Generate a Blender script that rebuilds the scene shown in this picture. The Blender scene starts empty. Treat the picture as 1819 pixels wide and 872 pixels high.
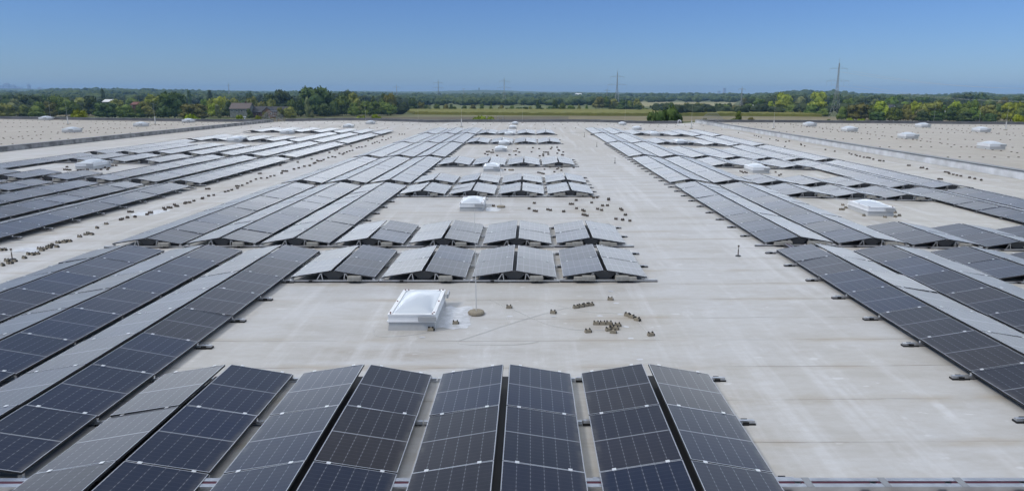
import bpy, math, random
from mathutils import Vector, Matrix
R = math.radians
rnd = random.Random(7)
sc = bpy.context.scene
col = sc.collection

# ------------------------------------------------------------------ camera
CF, CP, CYAW, CR, CH = 1254.13, 0.211313, 0.003112, 0.001282, 5.1811
PX, PY = 944.06, 436.0
fw = Vector((math.sin(CYAW)*math.cos(CP), math.cos(CYAW)*math.cos(CP), -math.sin(CP)))
rt0 = Vector((math.cos(CYAW), -math.sin(CYAW), 0)); up0 = rt0.cross(fw)
rt = rt0*math.cos(CR) + up0*math.sin(CR); up = up0*math.cos(CR) - rt0*math.sin(CR)
cam_d = bpy.data.cameras.new('camera'); cam = bpy.data.objects.new('camera', cam_d); col.objects.link(cam)
cam.matrix_world = Matrix(((rt.x, up.x, -fw.x, 0), (rt.y, up.y, -fw.y, 0), (rt.z, up.z, -fw.z, CH), (0, 0, 0, 1)))
cam_d.sensor_width = 36; cam_d.lens = CF/1819*36; cam_d.shift_x = -(PX-909.5)/1819
cam_d.clip_start = 0.1; cam_d.clip_end = 30000
sc.camera = cam

# ------------------------------------------------------------------ light and sky
SUN_EL, SUN_AZ = 48, -112        # azimuth from +Y, clockwise: the sun stands to the left and a little behind
world = bpy.data.worlds.new('World'); sc.world = world; world.use_nodes = True
wn, wl = world.node_tree.nodes, world.node_tree.links
wn.clear()
def N(nodes, t, **k):
    n = nodes.new(t)
    for a, b in k.items(): setattr(n, a, b)
    return n
sky = N(wn, 'ShaderNodeTexSky', sky_type='NISHITA', sun_disc=False, sun_elevation=R(SUN_EL), sun_rotation=R(SUN_AZ))
sky.altitude = 60; sky.air_density = 1.0; sky.dust_density = 0.2; sky.ozone_density = 4.0
tc = N(wn, 'ShaderNodeTexCoord'); sep = N(wn, 'ShaderNodeSeparateXYZ')
wl.new(tc.outputs['Generated'], sep.inputs[0])
mr = N(wn, 'ShaderNodeMapRange', interpolation_type='SMOOTHSTEP')
mr.inputs['From Min'].default_value = 0.126; mr.inputs['From Max'].default_value = 0.165
wl.new(sep.outputs['Z'], mr.inputs['Value'])
cn = N(wn, 'ShaderNodeTexNoise'); cn.inputs['Scale'].default_value = 3.2; cn.inputs['Detail'].default_value = 6
wl.new(tc.outputs['Generated'], cn.inputs['Vector'])
cr = N(wn, 'ShaderNodeMapRange'); cr.inputs['From Min'].default_value = 0.35; cr.inputs['From Max'].default_value = 0.62
cr.inputs['To Min'].default_value = 0.55; wl.new(cn.outputs['Fac'], cr.inputs['Value'])
mm = N(wn, 'ShaderNodeMath', operation='MULTIPLY'); wl.new(mr.outputs[0], mm.inputs[0]); wl.new(cr.outputs[0], mm.inputs[1])
# break shaped into the unseen cloud so near panels mirror darker sky
g1 = N(wn, 'ShaderNodeMapRange', interpolation_type='SMOOTHSTEP'); g1.inputs['From Min'].default_value = 0.19; g1.inputs['From Max'].default_value = 0.26; g1.inputs['To Min'].default_value = 1; g1.inputs['To Max'].default_value = 0.03
g2 = N(wn, 'ShaderNodeMapRange', interpolation_type='SMOOTHSTEP'); g2.inputs['From Min'].default_value = 0.6; g2.inputs['From Max'].default_value = 0.75; g2.inputs['To Min'].default_value = 0; g2.inputs['To Max'].default_value = 1.0
wl.new(sep.outputs['Z'], g1.inputs['Value']); wl.new(sep.outputs['Z'], g2.inputs['Value'])
g3 = N(wn, 'ShaderNodeMath', operation='ADD'); wl.new(g1.outputs[0], g3.inputs[0]); wl.new(g2.outputs[0], g3.inputs[1])
g4 = N(wn, 'ShaderNodeMath', operation='MULTIPLY'); wl.new(mm.outputs[0], g4.inputs[0]); wl.new(g3.outputs[0], g4.inputs[1])
g5 = N(wn, 'ShaderNodeMapRange', interpolation_type='SMOOTHSTEP'); g5.inputs['From Min'].default_value = -0.62; g5.inputs['From Max'].default_value = -0.32; g5.inputs['To Min'].default_value = 0.68; wl.new(sep.outputs['X'], g5.inputs['Value'])  # unseen cloud thinned on the left so panels there reflect blue
g6 = N(wn, 'ShaderNodeMath', operation='MULTIPLY'); wl.new(g4.outputs[0], g6.inputs[0]); wl.new(g5.outputs[0], g6.inputs[1])
mx = N(wn, 'ShaderNodeMix', data_type='RGBA'); wl.new(g6.outputs[0], mx.inputs['Factor'])
CLOUD = (12.0, 12.6, 13.2, 1)
tint = N(wn, 'ShaderNodeMix', data_type='RGBA', blend_type='MULTIPLY'); tf = N(wn, 'ShaderNodeMapRange', interpolation_type='SMOOTHSTEP'); tf.inputs['From Min'].default_value = 0.12; tf.inputs['From Max'].default_value = 0.3; tf.inputs['To Min'].default_value = 1; tf.inputs['To Max'].default_value = 0.25
wl.new(sep.outputs['Z'], tf.inputs['Value']); wl.new(tf.outputs[0], tint.inputs['Factor'])
tint.inputs[7].default_value = (.415, .56, .86, 1); wl.new(sky.outputs[0], tint.inputs[6]); wl.new(tint.outputs[2], mx.inputs[6]); lowb = N(wn, 'ShaderNodeMapRange', interpolation_type='SMOOTHSTEP'); lowb.inputs['From Min'].default_value = 0.165; lowb.inputs['From Max'].default_value = 0.24; lowb.inputs['To Min'].default_value = 7.2; lowb.inputs['To Max'].default_value = 0.85  # unseen forward cloud band, brightened to whiten reflections in the far panels
wl.new(sep.outputs['Z'], lowb.inputs['Value'])
cb = N(wn, 'ShaderNodeVectorMath', operation='SCALE'); cb.inputs[0].default_value = CLOUD[:3]; fwd = N(wn, 'ShaderNodeMapRange', interpolation_type='SMOOTHSTEP'); fwd.inputs['From Min'].default_value = 0.1; fwd.inputs['From Max'].default_value = 0.9; fwd.inputs['To Min'].default_value = 0.85; wl.new(sep.outputs['Y'], fwd.inputs['Value'])
wl.new(lowb.outputs[0], fwd.inputs['To Max']); wl.new(fwd.outputs[0], cb.inputs['Scale']); wl.new(cb.outputs[0], mx.inputs[7])
bg = N(wn, 'ShaderNodeBackground'); bg.inputs['Strength'].default_value = 0.1
wo = N(wn, 'ShaderNodeOutputWorld'); wl.new(mx.outputs[2], bg.inputs['Color']); wl.new(bg.outputs[0], wo.inputs['Surface'])
sun_d = bpy.data.lights.new('sun', 'SUN'); sun = bpy.data.objects.new('sun', sun_d); col.objects.link(sun)
sun_d.energy = 1.5; sun_d.angle = R(14); sun_d.color = (1.0, 0.95, 0.87)
sdir = Vector((math.sin(R(SUN_AZ))*math.cos(R(SUN_EL)), math.cos(R(SUN_AZ))*math.cos(R(SUN_EL)), math.sin(R(SUN_EL))))
sun.rotation_euler = sdir.to_track_quat('Z', 'Y').to_euler()
sc.view_settings.view_transform = 'Standard'; sc.view_settings.look = 'None'; sc.view_settings.gamma = 1
sc.view_settings.use_curve_mapping = False; sc.view_settings.exposure = 0.19
sc.cycles.use_denoising = True; sc.cycles.max_bounces = 6; sc.cycles.diffuse_bounces = 3; sc.cycles.glossy_bounces = 3
sc.cycles.transparent_max_bounces = 8; sc.cycles.volume_bounces = 0; sc.cycles.caustics_reflective = False; sc.cycles.caustics_refractive = False

# ------------------------------------------------------------------ helpers
def tag(o, label=None, cat=None, group=None, kind=None):
    if label: o['label'] = label
    if cat: o['category'] = cat
    if group: o['group'] = group
    if kind: o['kind'] = kind
    return o
def empty(name, loc, rz=0):
    o = bpy.data.objects.new(name, None); o.empty_display_size = 0.2; col.objects.link(o)
    o.location = loc; o.rotation_euler = (0, 0, rz); return o
def link(name, me, parent=None, loc=(0, 0, 0)):
    o = bpy.data.objects.new(name, me); col.objects.link(o); o.location = loc
    if parent: o.parent = parent
    return o
class MB:
    def __init__(s): s.v = []; s.f = []; s.m = []; s.uv = []
    def face(s, pts, m=0, uv=None):
        i = len(s.v); s.v += [tuple(p) for p in pts]; s.f.append(tuple(range(i, i+len(pts)))); s.m.append(m)
        s.uv += uv or [(0, 0)]*len(pts)
    def hexa(s, p, m=0, top=None):      # p: 4 bottom + 4 top points, both counter-clockwise from above
        i = len(s.v); s.v += [tuple(q) for q in p]
        for f in ((3, 2, 1, 0), (4, 5, 6, 7), (0, 1, 5, 4), (1, 2, 6, 5), (2, 3, 7, 6), (3, 0, 4, 7)):
            s.f.append(tuple(i+k for k in f)); s.m.append(top if top is not None and f == (4, 5, 6, 7) else m); s.uv += [(0, 0)]*4
    def box(s, x0, x1, y0, y1, z0, z1, m=0, tx=0, ty=0):
        s.hexa([(x0, y0, z0), (x1, y0, z0), (x1, y1, z0), (x0, y1, z0), (x0+tx, y0+ty, z1), (x1-tx, y0+ty, z1), (x1-tx, y1-ty, z1), (x0+tx, y1-ty, z1)], m)
    def bar(s, a, b, w, m=0, n=4, w2=None):
        a = Vector(a); b = Vector(b); d = (b-a).normalized()
        u = d.cross(Vector((0, 0, 1))); u = u.normalized() if u.length > 1e-4 else Vector((1, 0, 0)); t = d.cross(u)
        i = len(s.v)
        for p, q in ((a, w), (b, w if w2 is None else w2)):
            for k in range(n):
                g = 2*math.pi*(k+.5)/n; s.v.append(tuple(p+(u*math.cos(g)+t*math.sin(g))*q*(1.414/2 if n == 4 else .5)))
        for k in range(n):
            s.f.append((i+k, i+(k+1) % n, i+n+(k+1) % n, i+n+k)); s.m.append(m); s.uv += [(0, 0)]*4
        s.f.append(tuple(i+n-1-k for k in range(n))); s.m.append(m); s.uv += [(0, 0)]*n
        s.f.append(tuple(i+n+k for k in range(n))); s.m.append(m); s.uv += [(0, 0)]*n
    def tube(s, pts, w, m=0, n=6):
        i = len(s.v); pts = [Vector(p) for p in pts]
        for j, p in enumerate(pts):
            d = (pts[min(j+1, len(pts)-1)]-pts[max(j-1, 0)]).normalized()
            u = d.cross(Vector((0, 0, 1))); u = u.normalized() if u.length > 1e-3 else Vector((1, 0, 0)); t = d.cross(u)
            for k in range(n):
                g = 2*math.pi*k/n; s.v.append(tuple(p+(u*math.cos(g)+t*math.sin(g))*w*.5))
        for j in range(len(pts)-1):
            for k in range(n):
                s.f.append((i+j*n+k, i+j*n+(k+1) % n, i+(j+1)*n+(k+1) % n, i+(j+1)*n+k)); s.m.append(m); s.uv += [(0, 0)]*4
    def lathe(s, prof, n=16, m=0, x=0, y=0):
        i = len(s.v)
        for r, z in prof:
            for k in range(n):
                g = 2*math.pi*k/n; s.v.append((x+r*math.cos(g), y+r*math.sin(g), z))
        for j in range(len(prof)-1):
            for k in range(n):
                s.f.append((i+j*n+k, i+j*n+(k+1) % n, i+(j+1)*n+(k+1) % n, i+(j+1)*n+k)); s.m.append(m); s.uv += [(0, 0)]*4
        s.f.append(tuple(i+(len(prof)-1)*n+k for k in range(n))); s.m.append(m); s.uv += [(0, 0)]*n
    def mesh(s, name, mats, smooth=False):
        me = bpy.data.meshes.new(name); me.from_pydata(s.v, [], s.f)
        for m in (mats if isinstance(mats, (list, tuple)) else [mats]): me.materials.append(m)
        if any(s.m): me.polygons.foreach_set('material_index', s.m)
        if any(u != (0, 0) for u in s.uv):
            l = me.uv_layers.new(name='UVMap'); l.data.foreach_set('uv', [c for u in s.uv for c in u])
        if smooth: me.polygons.foreach_set('use_smooth', [True]*len(s.f))
        me.update(); return me
    def build(s, name, mats, parent=None, loc=(0, 0, 0), smooth=False):
        return link(name, s.mesh(name, mats, smooth), parent, loc)

# roof falls towards its drains: height over x
ZT = [(-150, .9), (-110, .6), (-60, 0), (-47.5, 0), (-40, .2), (-32, .27), (-26, .13), (-21, 0), (-18.8, -.1), (-12, 0), (0, 0), (8.5, .06), (13.2, 0), (18.2, -.15), (23, -.28), (27.5, -.25), (30.6, -.05), (33, 0), (45, 0), (92, -.35), (130, -.6)]
def zr(x):
    if x <= ZT[0][0]: return ZT[0][1]
    for (a, za), (b, zb) in zip(ZT, ZT[1:]):
        if x <= b: return za+(zb-za)*(x-a)/(b-a)
    return ZT[-1][1]
def ray(u, v): return fw*CF + rt*(u-PX) - up*(v-PY)
def unp(u, v, z=0):
    d = ray(u, v); t = (z-CH)/d.z; return d.x*t, d.y*t
def on_roof(u, v, dz=0):
    z = 0
    for _ in range(6):
        x, y = unp(u, v, z+dz); z = zr(x)
    return Vector((x, y, z))
def at_y(u, v, Y):
    d = ray(u, v); t = Y/d.y; return d.x*t, CH+d.z*t
def prj(x, y, z):
    d = Vector((x, y, z-CH)); zz = d.dot(fw)
    if zz < .2: return None
    return PX+CF*d.dot(rt)/zz, PY-CF*d.dot(up)/zz
ORD = 'zeroth first second third fourth fifth sixth seventh eighth ninth tenth eleventh twelfth thirteenth fourteenth fifteenth sixteenth seventeenth eighteenth nineteenth twentieth'.split()

# ------------------------------------------------------------------ materials
def mat(name, color, rough=.6, metal=0, spec=.5, noise=None, bump=None):
    m = bpy.data.materials.new(name); m.use_nodes = True; nt = m.node_tree; b = nt.nodes['Principled BSDF']
    b.inputs['Roughness'].default_value = rough; b.inputs['Metallic'].default_value = metal; b.inputs['Specular IOR Level'].default_value = spec
    b.inputs['Base Color'].default_value = (*color, 1)
    if noise:
        c2, scale, det = noise
        t = N(nt.nodes, 'ShaderNodeTexCoord'); n = N(nt.nodes, 'ShaderNodeTexNoise'); n.inputs['Scale'].default_value = scale; n.inputs['Detail'].default_value = det
        nt.links.new(t.outputs['Object'], n.inputs['Vector'])
        r = N(nt.nodes, 'ShaderNodeMapRange'); r.inputs['From Min'].default_value = .35; r.inputs['From Max'].default_value = .65; nt.links.new(n.outputs['Fac'], r.inputs['Value'])
        x = N(nt.nodes, 'ShaderNodeMix', data_type='RGBA'); x.inputs[6].default_value = (*color, 1); x.inputs[7].default_value = (*c2, 1)
        nt.links.new(r.outputs[0], x.inputs['Factor']); nt.links.new(x.outputs[2], b.inputs['Base Color'])
        if bump:
            p = N(nt.nodes, 'ShaderNodeBump'); p.inputs['Strength'].default_value = bump; p.inputs['Distance'].default_value = .02
            nt.links.new(n.outputs['Fac'], p.inputs['Height']); nt.links.new(p.outputs[0], b.inputs['Normal'])
    return m
def math_node(nt, op, a, b=None, c=None):
    n = N(nt.nodes, 'ShaderNodeMath', operation=op)
    for i, x in enumerate((a, b, c)):
        if x is None: continue
        if isinstance(x, (int, float)): n.inputs[i].default_value = x
        else: nt.links.new(x, n.inputs[i])
    return n.outputs[0]
def mixc(nt, fac, a, b, blend='MIX'):
    n = N(nt.nodes, 'ShaderNodeMix', data_type='RGBA', blend_type=blend)
    for s, x in (('Factor', fac), (6, a), (7, b)):
        if isinstance(x, (int, float)): n.inputs[s].default_value = x
        elif isinstance(x, tuple): n.inputs[s].default_value = (*x, 1)
        else: nt.links.new(x, n.inputs[s])
    return n.outputs[2]
def noise_node(nt, vec, scale, det=4, rough=.55, sx=1, sy=1, sz=1):
    mp = N(nt.nodes, 'ShaderNodeMapping'); mp.inputs['Scale'].default_value = (sx, sy, sz); nt.links.new(vec, mp.inputs['Vector'])
    n = N(nt.nodes, 'ShaderNodeTexNoise'); n.inputs['Scale'].default_value = scale; n.inputs['Detail'].default_value = det; n.inputs['Roughness'].default_value = rough
    nt.links.new(mp.outputs[0], n.inputs['Vector']); return n.outputs['Fac']
def ramp(nt, x, a, b, lo=0, hi=1):
    n = N(nt.nodes, 'ShaderNodeMapRange', interpolation_type='SMOOTHSTEP'); nt.links.new(x, n.inputs['Value'])
    for k, q in zip(('From Min', 'From Max', 'To Min', 'To Max'), (a, b, lo, hi)): n.inputs[k].default_value = q
    return n.outputs[0]

def roof_mat(name, base, dirt, east=None, seams=True):
    m = bpy.data.materials.new(name); m.use_nodes = True; nt = m.node_tree; b = nt.nodes['Principled BSDF']
    t = N(nt.nodes, 'ShaderNodeTexCoord').outputs['Object']; s = N(nt.nodes, 'ShaderNodeSeparateXYZ'); nt.links.new(t, s.inputs[0])
    big = noise_node(nt, t, .09, 5, .6); mid = noise_node(nt, t, .9, 6, .65, .35, 1, 1); fine = noise_node(nt, t, 7, 5, .7, .5, 1, 1); streak = noise_node(nt, t, .55, 5, .6, 2.2, .12, 1)
    c = mixc(nt, ramp(nt, big, .38, .66), base, tuple(x*y for x, y in zip(base, (.93, .9, .84))))
    if east: c = mixc(nt, ramp(nt, s.outputs['X'], 6, 17, 0, .8), c, east)
    far = ramp(nt, s.outputs['Y'], 45, 95, 0, .75); c = mixc(nt, far, c, dirt)
    c = mixc(nt, ramp(nt, mid, .42, .72, 0, .55), c, tuple(x*.76 for x in dirt))
    stain = noise_node(nt, t, .33, 7, .72, .6, 1.5, 1); c = mixc(nt, ramp(nt, stain, .52, .76, 0, .75), c, tuple(x*y for x, y in zip(dirt, (.72, .66, .58))))
    c = mixc(nt, ramp(nt, streak, .48, .7, 0, .75), c, tuple(min(1, x*1.17) for x in base))
    scuff = noise_node(nt, t, 1.7, 6, .7, 1.0, .35, 1); c = mixc(nt, ramp(nt, scuff, .56, .72, 0, .55), c, tuple(min(1, x*1.22) for x in base))
    c = mixc(nt, ramp(nt, fine, .3, .75, 0, .35), c, tuple(x*.86 for x in dirt))
    spk = noise_node(nt, t, 3.1, 3, .5, .6, 1.3, 1); c = mixc(nt, ramp(nt, spk, .68, .74, 0, .55), c, tuple(min(1, x*1.25) for x in base))
    h = fine
    if seams:
        wob = math_node(nt, 'MULTIPLY', noise_node(nt, t, .5, 3), .1)
        y = math_node(nt, 'ADD', s.outputs['Y'], wob); fr = math_node(nt, 'FRACT', math_node(nt, 'DIVIDE', y, 1.52))
        d = math_node(nt, 'ABSOLUTE', math_node(nt, 'SUBTRACT', fr, .5))
        line = math_node(nt, 'MULTIPLY', ramp(nt, d, .009, .018, 1, 0), ramp(nt, noise_node(nt, t, .8, 4, .6, .6, 3, 1), .42, .62, .04, .6))
        halo = math_node(nt, 'MULTIPLY', ramp(nt, d, .02, .16, 1, 0), ramp(nt, noise_node(nt, t, .7, 5, .65, .5, 1.5, 1), .42, .68, 0, .8))
        c = mixc(nt, halo, c, tuple(x*y for x, y in zip(dirt, (.86, .82, .76)))); c = mixc(nt, line, c, (.2, .185, .16))
    nt.links.new(c, b.inputs['Base Color']); b.inputs['Roughness'].default_value = .62; b.inputs['Specular IOR Level'].default_value = .35
    p = N(nt.nodes, 'ShaderNodeBump'); p.inputs['Strength'].default_value = .25; p.inputs['Distance'].default_value = .02; nt.links.new(h, p.inputs['Height']); nt.links.new(p.outputs[0], b.inputs['Normal'])
    return m
M = {}
M['roof'] = roof_mat('roof_membrane', (.49, .492, .495), (.44, .405, .355), (.475, .455, .41))
M['roof_side'] = roof_mat('roof_membrane_dusty', (.385, .355, .305), (.385, .345, .29), None)
M['alu'] = mat('aluminium', (.62, .63, .64), .38, .9, noise=((.5, .5, .51), 4, 3))
M['frame'] = mat('frame_metal', (.55, .56, .58), .4, .75)
M['clamp'] = mat('clamp_metal', (.8, .8, .8), .35, .4)
M['rubber'] = mat('black_rubber', (.012, .012, .012), .75)
M['dark'] = mat('dark_sheet', (.06, .062, .065), .45, .3)
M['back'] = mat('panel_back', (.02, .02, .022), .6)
M['stone'] = mat('ballast_concrete', (.34, .33, .30), .85, noise=((.25, .24, .215), 9, 5), bump=.4)
M['beige'] = mat('beige_concrete', (.30, .265, .20), .9, noise=((.22, .19, .14), 25, 4), bump=.5)
M['brown'] = mat('dark_concrete', (.13, .105, .08), .9, noise=((.075, .06, .05), 25, 4))
M['white'] = mat('white_plastic', (.8, .81, .82), .4, noise=((.73, .74, .75), 3, 4))
M['curb'] = mat('white_membrane', (.50, .51, .51), .55, noise=((.45, .45, .44), 3.5, 6), bump=.3)
M['flap'] = mat('grey_flap', (.42, .43, .44), .4, .4)
M['bolt'] = mat('red_bolt_cap', (.10, .015, .02), .4)
M['maroon'] = mat('maroon_cable', (.075, .012, .026), .5)
M['patch'] = mat('white_patch_membrane', (.56, .57, .6), .35, noise=((.40, .41, .42), 6, 6), bump=.9)
M['wire'] = mat('wire_aluminium', (.6, .6, .59), .5, .1)
M['cap'] = mat('parapet_cap', (.10, .102, .106), .45, .5)
M['cap_far'] = mat('parapet_sheet', (.23, .23, .235), .45, .4, noise=((.17, .17, .175), .8, 4))
M['wall_grey'] = mat('streaked_membrane', (.36, .36, .355), .6, noise=((.13, .13, .13), 1.2, 6))
M['wall_white'] = mat('white_wall_membrane', (.72, .73, .74), .5, noise=((.52, .52, .52), .9, 6), bump=.6)
M['facade'] = mat('facade_sheet', (.4, .41, .42), .5, .2)
M['galv'] = mat('galvanised', (.30, .31, .32), .5, .5)

def dome_mat():
    m = mat('milky_acrylic', (.56, .60, .64), .3)
    b = m.node_tree.nodes['Principled BSDF']; b.inputs['Subsurface Weight'].default_value = .25; b.inputs['Subsurface Radius'].default_value = (.1, .1, .1)
    return m
M['dome'] = dome_mat()
def panel_mat():
    m = bpy.data.materials.new('solar_cells'); m.use_nodes = True; nt = m.node_tree; b = nt.nodes['Principled BSDF']
    uv = N(nt.nodes, 'ShaderNodeTexCoord').outputs['UV']; s = N(nt.nodes, 'ShaderNodeSeparateXYZ'); nt.links.new(uv, s.inputs[0])
    u, v = s.outputs['X'], s.outputs['Y']
    oi = N(nt.nodes, 'ShaderNodeObjectInfo').outputs['Random']
    def gap(x, n, w):
        f = math_node(nt, 'FRACT', math_node(nt, 'MULTIPLY', x, n)); return ramp(nt, math_node(nt, 'ABSOLUTE', math_node(nt, 'SUBTRACT', f, .5)), .5-w*1.5, .5-w*.7)
    cg = gap(u, 6, .026); dash = gap(v, 18, .24); rg = gap(v, 18, .035)
    lines = math_node(nt, 'MAXIMUM', math_node(nt, 'MULTIPLY', cg, math_node(nt, 'ADD', math_node(nt, 'MULTIPLY', dash, .5), .16)), math_node(nt, 'MULTIPLY', rg, .10))
    mb = ramp(nt, math_node(nt, 'ABSOLUTE', math_node(nt, 'SUBTRACT', v, .5)), .0055, .0085, 1, 0)
    lines = math_node(nt, 'MAXIMUM', lines, mb)
    half = math_node(nt, 'GREATER_THAN', v, .5)
    r2 = math_node(nt, 'FRACT', math_node(nt, 'ADD', math_node(nt, 'MULTIPLY', oi, 7.31), math_node(nt, 'MULTIPLY', half, .37)))
    base = mixc(nt, ramp(nt, oi, .1, .9), (.006, .0125, .036), (.021, .0165, .0145))  # random tint per panel stands in for differing sky reflections
    base = mixc(nt, math_node(nt, 'MULTIPLY', r2, .6), base, (.007, .0095, .018))
    c = mixc(nt, lines, base, (.24, .25, .27))
    ob = N(nt.nodes, 'ShaderNodeTexCoord').outputs['Object']
    dn = noise_node(nt, ob, 5, 5, .65, 1, .5, 1)
    dirt = math_node(nt, 'MULTIPLY', ramp(nt, u, .90, 1.0), ramp(nt, dn, .35, .7, .05, .5))
    film = math_node(nt, 'MULTIPLY', ramp(nt, noise_node(nt, ob, 1.3, 5, .65), .45, .75), .07)
    c = mixc(nt, math_node(nt, 'MAXIMUM', dirt, film), c, (.15, .14, .125))
    nt.links.new(c, b.inputs['Base Color'])
    b.inputs['Roughness'].default_value = .29; b.inputs['IOR'].default_value = 1.36
    b.inputs['Sheen Weight'].default_value = .08; b.inputs['Sheen Roughness'].default_value = .45; b.inputs['Sheen Tint'].default_value = (.9, .93, 1, 1)
    # tempered glass is never quite flat: a slow waviness of its own per pane
    ob = N(nt.nodes, 'ShaderNodeTexCoord').outputs['Object']
    add = N(nt.nodes, 'ShaderNodeVectorMath', operation='ADD'); nt.links.new(ob, add.inputs[0])
    cmb = N(nt.nodes, 'ShaderNodeCombineXYZ'); 
    for i in range(3): nt.links.new(math_node(nt, 'MULTIPLY', oi, 37.0+i*11), cmb.inputs[i])
    nt.links.new(cmb.outputs[0], add.inputs[1])
    nz = noise_node(nt, add.outputs[0], .55, 1)
    p = N(nt.nodes, 'ShaderNodeBump'); p.inputs['Strength'].default_value = .07; p.inputs['Distance'].default_value = .03; nt.links.new(nz, p.inputs['Height']); nt.links.new(p.outputs[0], b.inputs['Normal'])
    return m
M['cells'] = panel_mat()

# ------------------------------------------------------------------ halls
Y_END = 134.0
XL, XR = -47.6, 30.9
def roof_sheet(name, x0, x1, y0, y1, material, parent, dz=0):
    mb = MB(); xs = sorted({x0, x1} | {a for a, _ in ZT if x0 < a < x1} | {x0+(x1-x0)*i/40 for i in range(41)}); ys = [y0+(y1-y0)*i/12 for i in range(13)]
    for i in range(len(xs)-1):
        for j in range(12):
            mb.face([(xs[i], ys[j], zr(xs[i])+dz), (xs[i+1], ys[j], zr(xs[i+1])+dz), (xs[i+1], ys[j+1], zr(xs[i+1])+dz), (xs[i], ys[j+1], zr(xs[i])+dz)])
    return mb.build(name, material, parent)
def edge_wall(name, x0, x1, y0, y1, h, m_face, m_cap, parent, capw=.06):
    # low wall following the roof fall, with a metal cap a little wider than itself
    mb = MB(); n = 24
    w = MB()
    for i in range(n):
        a, b = i/n, (i+1)/n
        if x1-x0 > y1-y0:
            xa, xb = x0+(x1-x0)*a, x0+(x1-x0)*b; za, zb = zr(xa), zr(xb)
            mb.hexa([(xa, y0, za-.4), (xb, y0, zb-.4), (xb, y1, zb-.4), (xa, y1, za-.4), (xa, y0, za+h), (xb, y0, zb+h), (xb, y1, zb+h), (xa, y1, za+h)])
            w.hexa([(xa, y0-capw, za+h), (xb, y0-capw, zb+h), (xb, y1+capw, zb+h), (xa, y1+capw, za+h), (xa, y0-capw, za+h+.05), (xb, y0-capw, zb+h+.05), (xb, y1+capw, zb+h+.05), (xa, y1+capw, za+h+.05)])
        else:
            z = zr((x0+x1)/2); ya, yb = y0+(y1-y0)*a, y0+(y1-y0)*b
            mb.box(x0, x1, ya, yb, z-.4, z+h); w.box(x0-capw, x1+capw, ya, yb-.012, z+h, z+h+.05)
    o = mb.build(name, m_face, parent); w.build('wall_cap', m_cap, o); return o
GZ = -12.0
def facade(x0, x1, y0, y1, parent):
    mb = MB(); mb.box(x0, x1, y0, y1, GZ, min(zr(x0), zr(x1))-.45); return mb.build('outer_wall', M['facade'], parent)
hall = tag(empty('warehouse', (0, 0, 0)), 'flat pale grey warehouse roof in the middle, covered with solar arrays', 'warehouse')
roof_sheet('roof', XL, XR, -14, Y_END, M['roof'], hall)
edge_wall('far_parapet', -45.6, 28.6, Y_END, Y_END+.3, .42, M['cap_far'], M['cap_far'], hall)
facade(XL+.1, XR-.1, Y_END+.02, Y_END+.28, hall)
lhall = tag(empty('warehouse', (XL, 0, 0)), 'neighbouring warehouse roof on the left beyond the grey streaked parapet, without solar panels', 'warehouse')
def world_child(o, p):
    o.location = o.location - p.location; return o
for o in (roof_sheet('roof', -150, XL-.7, -14, Y_END, M['roof_side'], lhall), edge_wall('far_parapet', -150, XL-.9, Y_END, Y_END+.3, .42, M['cap_far'], M['cap_far'], lhall),
          edge_wall('side_parapet', XL-.6, XL-.02, 20, Y_END-.4, .42, M['wall_grey'], M['cap'], lhall), facade(-150, XL-.2, Y_END+.02, Y_END+.28, lhall)): world_child(o, lhall)
rhall = tag(empty('warehouse', (XR, 0, 0)), 'neighbouring warehouse roof on the right beyond the white parapet, without solar panels', 'warehouse')
for o in (roof_sheet('roof', XR+.7, 125, -14, Y_END, M['roof_side'], rhall), edge_wall('far_parapet', XR+1.2, 125, Y_END, Y_END+.3, .42, M['cap_far'], M['cap_far'], rhall),
          edge_wall('side_parapet', XR+.02, XR+.6, 20, Y_END-.4, .5, M['wall_white'], M['cap'], rhall), facade(XR+.2, 125, Y_END+.02, Y_END+.28, rhall)): world_child(o, rhall)

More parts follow.
